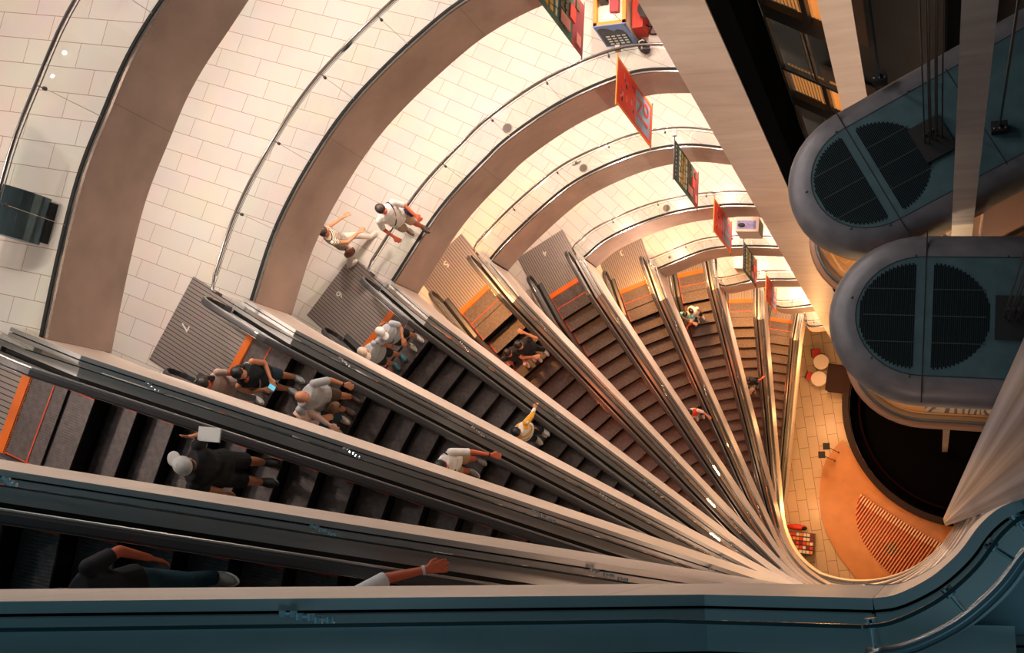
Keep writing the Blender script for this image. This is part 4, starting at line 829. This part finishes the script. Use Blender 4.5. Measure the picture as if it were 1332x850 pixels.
# ------------------------------------------------------------------ gallery furniture
p = at(67, 292, zk(8)); t = thing('info_kiosk', 'curved dark metal kiosk with a glowing picture screen on the upper left gallery', 'kiosk', (p.x, p.y, zk(8)), math.radians(-14))
km = mat('kiosk_metal', (.10, .16, .19), .3, .7, noise=.3, nscale=2, nstretch=(8, 1, 1))
prof = [(0, .10), (.0, .22), (-.02, .36), (-.06, .50), (-.13, .62), (-.22, .72), (-.32, .78)]
b = MB(); b.sweep([(x, 0, z) for x, z in prof], [Vector((0, 1))]*7, [(-.30, 0), (.30, 0)]); b.add([(x, y, z) for y in (-.3, .3) for x, z in prof]+[(-.32, y, .1) for y in (-.3, .3)], [(0, 1, 2, 3, 4, 5, 6, 14), (7, 8, 9, 10, 11, 12, 13, 15)[::-1]]); b.build('hood', [km], t)
MB().box(-.02, .03, -.26, .26, .0, .10).build('slot_box', [gapm], t); MB().box(-.5, -.05, -.2, .2, 0, .1).build('plinth', [darksteel], t)
s_ = MB().add([(-.31, -.31, .74), (-.31, .31, .74), (-.86, .31, 1.0), (-.86, -.31, 1.0), (-.31, -.31, .79), (-.31, .31, .79), (-.86, .31, 1.05), (-.86, -.31, 1.05)], [(3, 2, 1, 0), (4, 5, 6, 7), (0, 1, 5, 4), (1, 2, 6, 5), (2, 3, 7, 6), (3, 0, 4, 7)]).build('screen_frame', [mat('kiosk_frame', (.16, .22, .24), .4, .4)], t)
MB().add([(-.36, -.26, .817), (-.36, .26, .817), (-.82, .26, 1.035), (-.82, -.26, 1.035)], [(0, 1, 2, 3)]).build('screen', [mat('screen_picture', (.3, .06, .02), .3, emit=(.9, .14, .02), es=.25, noise=.9, nscale=9)], s_)
q = at(795, 45, zk(6)+.5); t = thing('display_counter', 'orange framed sales counter with blue printed front at the top of the photo', 'counter', (-5.45, 9.78, zk(6)), math.radians(-2))
orf = mat('counter_orange', (.80, .25, .04), .4); MB().box(-.29, .29, .02, 1.15, 0, .92).build('carcass', [mat('counter_cream', (.8, .68, .5), .5)], t)
for x0, x1, y0, y1 in ((-.33, -.26, 0, 1.2), (.26, .33, 0, 1.2), (-.33, .33, 0, .07)): MB().box(x0, x1, y0, y1, .92, 1.0).build('frame', [orf], t)
f_ = MB().box(-.33, .33, -.02, .0, .02, 1.0).build('front_panel', [mat('panel_blue', (.10, .20, .45), .4)], t)
hill = [(-.30, .85), (-.20, .90), (-.08, .84), (.02, .70), (.10, .78), (.2, .70), (.24, .5), (.24, .06), (-.30, .06)]
b = MB(); b.add([(x, -.024, z) for x, z in hill], [tuple(range(len(hill)))]); b.add([(x, -.0205, z) for x, z in hill], [tuple(range(len(hill)))]); b.build('printed_hill', [mat('print_dark', (.02, .025, .04), .6, noise=.8, nscale=30)], f_)
for i in range(4):
    for j in range(4): MB().box(-.20+.11*i, -.13+.11*i, -.03, -.025, .12+.12*j, .17+.12*j).build('picture_tile', [bwhite], f_)
MB().box(.33, .55, .1, 1.0, 0, .5).build('side_cabinet', [mat('cabinet_red', (.55, .04, .02), .4)], t)
for (x, y, z, sx, sy, sz, m_) in ((-.12, .75, .92, .08, .3, .28, gapm), (.1, .6, .92, .09, .35, .12, bmar), (-.02, .2, .92, .12, .05, .02, whitep)): MB().box(x-sx, x+sx, y-sy, y+sy, z, z+sz).build('stock_item', [m_], t)
MB().path([(.0, .3, .95), (.1, .2, 1.0), (.2, .08, 1.02), (.3, -.03, .95), (.32, -.04, .6)], .006, 5).build('cable', [dk], t)
t = thing('bar_stool', 'black round stool with a ring foot beside the orange counter', 'stool', (-4.75, 10.15, zk(6)), 0)
MB().tube((0, 0, .62), (0, 0, .70), .19, .20, 24).build('seat', [gapm], t); MB().tube((0, 0, .03), (0, 0, .62), .025, n=10).build('post', [chrome], t); MB().path([(.2*math.cos(a), .2*math.sin(a), .25) for a in [2*PI*i/24 for i in range(24)]], .012, 6, closed=True).build('foot_ring', [dk], t)
MB().path([(.26*math.cos(a), .26*math.sin(a), .02) for a in [2*PI*i/28 for i in range(28)]], .016, 6, closed=True).build('base_ring', [dk], t)
for a in (0, 2*PI/3, 4*PI/3): MB().tube((0, 0, .08), (.26*math.cos(a), .26*math.sin(a), .02), .012, n=6).build('base_spoke', [dk], t)
t = thing('shoulder_bag', 'black bag with white loops slumped beside the orange counter', 'bag', (-4.98, 9.62, zk(6)), .5); MB().ell((0, 0, .12), (.11, .20, .12), 16, 8).build('bag_body', [gapm], t, smooth=True)
for y in (-.08, .04): MB().path([(-.06, y, .18), (-.03, y+.03, .27), (.05, y+.02, .26), (.07, y, .18)], .012, 6).build('handle', [whitep], t)
for k, px, py, w1, lab in ((4, 972, 292, .62, 'pale display case with a violet poster on the gallery beside the column'), (2, 966, 342, .62, 'small beige display case just left of the lower green banner')):
    q = at(px, py, zk(k)+.9); t = thing('display_case', lab, 'display case', (q.x, q.y, zk(k)), -.1)
    MB().box(-w1/2, w1/2, -.2, .2, .06, .9).build('case_body', [mat('case_beige', (.5, .42, .36), .5)], t); MB().box(-w1/2+.03, w1/2-.03, -.17, .17, 0, .06).build('plinth', [darksteel], t); MB().box(-w1/2-.01, w1/2+.01, -.21, .21, .9, .93).build('case_top', [mat('case_top', (.62, .52, .45), .35)], t)
    if k == 4: MB().box(-.27, .24, -.14, .10, .93, .935).build('poster', [mat('poster_violet', (.25, .22, .45), .4, noise=.5, nscale=8)], t); MB().ell((-.15, -.03, .95), (.10, .06, .03), 12, 6).build('dark_item', [gapm], t)
    else: MB().box(-w1/2+.06, w1/2-.06, -.21, -.2, .3, .75).build('case_panel', [darksteel], t)
for k, px, py, lab in ((6, 660, 167, 'largest of the round grey floor grilles, on the upper gallery'), (5, 759, 219, 'middle round grey floor grille, one gallery below the largest'), (4, 867, 271, 'round grey floor grille nearest the middle red banner'), (3, 871, 335, 'tiny reddish floor grille, lowest of the round ones')):
    q = at(px, py, zk(k)); r = .10 if k > 3 else .04; t = thing('floor_grille', lab, 'floor grille', (q.x, q.y, zk(k)), 0)
    MB().tube((0, 0, .0), (0, 0, .008), r+.02, n=28).build('ring', [mat('ring_beige', (.5, .4, .33), .4)], t); MB().tube((0, 0, .008), (0, 0, .011), r, n=28).build('grille', [mat('grille_disc', (.10, .08, .075) if k > 3 else (.4, .05, .02), .5)], t)
for k, px, py, lab in ((7, 451, 60, 'largest dark half disc plate hooked on a gallery handrail'), (6, 605, 180, 'middle pale half disc plate hooked on a gallery handrail'), (5, 750, 212, 'smallest half disc plate hooked on a gallery handrail')):
    q = at(px, py, zk(k)+.96); t = thing('rail_plate', lab, 'plate', (q.x, q.y, zk(k)+.96)); a = math.atan2(q.y-ARC[k][0][1], q.x-ARC[k][0][0])+PI/2
    pts = [(.13*math.cos(b_), .055*math.sin(b_)) for b_ in [PI*i/14 for i in range(15)]]; o = MB().prism(pts, 0, .012).build('plate', [mat('plate_green', (.10, .14, .12), .35)], t); o.rotation_euler = (0, 0, a); MB().box(-.03, .03, -.02, .02, .0, .05).build('hook', [steel], t)
GALL = {8: 165, 7: 205, 6: 210, 5: 205, 4: 205, 3: 195, 2: 190, 1: 190, 0: 170}; LAND = {8: 6, 7: 8, 6: 8, 5: 150, 4: 25, 3: 130, 2: 170, 1: 190, 0: 110}
# ------------------------------------------------------------------ light
w = bpy.data.worlds.new('world'); bpy.context.scene.world = w; w.use_nodes = True
w.node_tree.nodes['Background'].inputs[0].default_value = (.05, .135, .17, 1); w.node_tree.nodes['Background'].inputs[1].default_value = .72
def area(name, loc, size, energy, col, rot=(0, 0, 0), sy=None, spread=None):
    L = bpy.data.lights.new(name, 'AREA'); L.size = size; L.energy = energy; L.color = col
    if sy: L.shape = 'RECTANGLE'; L.size_y = sy
    if spread: L.spread = spread
    o = bpy.data.objects.new(name, L); C.objects.link(o); o.location = loc; o.rotation_euler = rot; return o
def lerp3(a, b, t): return tuple(x+(y-x)*t for x, y in zip(a, b))
def point(name, loc, e, col, r=.1):
    L = bpy.data.lights.new(name, 'POINT'); L.energy = e; L.color = col; L.shadow_soft_size = r
    o = bpy.data.objects.new(name, L); C.objects.link(o); o.location = loc; return o
for k in range(0, 9):
    t = min(1, max(0, (7-k)/7)); col = lerp3((1, .83, .73), (1, .60, .36), t)
    arc = ARCPTS[k]; nr = [-n for n in resample_normals(arc)]
    n = 5 if k > 3 else 4
    for i in range(n):
        j = int((i+.5)/n*(len(arc)-1)); p = Vector(arc[j])-Vector((nr[j].x, nr[j].y))*1.3
        if k == 8: a9 = ARCPTS[9]; n9 = resample_normals(a9); j = int((i+.5)/n*(len(a9)-1)); p = Vector(a9[j])+Vector((n9[j].x, n9[j].y))*.6   # tucked under the slab of the floor above
        point('ceiling_and_fill_lamp', (p.x, p.y, zk(k)+3.7), GALL[k]*(1.5 if i == n-1 else (.5 if i == 0 and k < 6 else 1)), col)
    lev = NEARFLOOR[k]; nr = resample_normals(lev)
    for j in (2, len(lev)*2//3):
        p = Vector(lev[j])-Vector((nr[j].x, nr[j].y))*1.0; point('ceiling_and_fill_lamp', (p.x, p.y, zk(k)+3.7), GALL[k]*.2, lerp3(col, (1, .5, .25), .6))  # added fill under the near slab, brightens the fascias opposite
    p = wpt(k, {5: -.2, 4: 1.0, 3: -.2, 2: .7, 1: .6, 0: .8}.get(k, -1.2), 0)
    area('landing_lamp', (p.x, p.y, zk(k)+(3.1 if k < 6 else 3.8)), .4, LAND[k], (1, .42, .12) if k < 6 else col)
    if k < 6:
        for s_ in (2.6, 5.2):
            p = wpt(k+1, s_, .1); area('tread_tint_light', (p.x, p.y, zk(k+1)+zl(s_)-1.2), .5, 26, (1, .20, .05))  # added red light without a known fixture, tints the treads below
for j in (4, 10, 16, 22):
    q = ARCPTS[9][min(j, len(ARCPTS[9])-1)]; point('ceiling_and_fill_lamp', (q[0]-.8, q[1]+.4, zk(9)+3.7), 200, (1, .88, .82), .05)  # added out of view to brighten the upper escalators' side panels
for z_, e_ in ((ZC-19, 420), (ZC-27, 420), (ZC-38, 320)): point('shaft_fill_light', (.35, 2.3, z_), e_, (1, .70, .50), .035)  # added fill hidden below the lifts, brightens panels and columns
for q in ((-6, 4), (-5, -1), (-2.5, 2)): area('ground_lamp', (q[0], q[1]+.0, 4.6) if False else (q[0], q[1], 3.9), 1.2, 0, (1, .6, .3))
for px, py, e in ((1060, 540, 420), (1040, 660, 420), (1120, 700, 300), (1060, 470, 260)):
    p = at(px, py, 4.6); point('ground_lamp', (p.x, p.y, 4.6), e*.5, (1, .50, .18), .3)
area('near_floor_fill', (1.6, -2.2, ZC+2.2), 1.6, 8, (.45, .82, 1))  # added teal fill behind the camera, lifts the near floor
vs = bpy.context.scene.view_settings; vs.view_transform = 'Standard'; vs.look = 'None'; vs.exposure = .12; vs.gamma = 1; vs.use_curve_mapping = False
cy = bpy.context.scene.cycles; cy.max_bounces = 8; cy.transparent_max_bounces = 24; cy.sample_clamp_indirect = 6; cy.caustics_reflective = False; cy.caustics_refractive = False
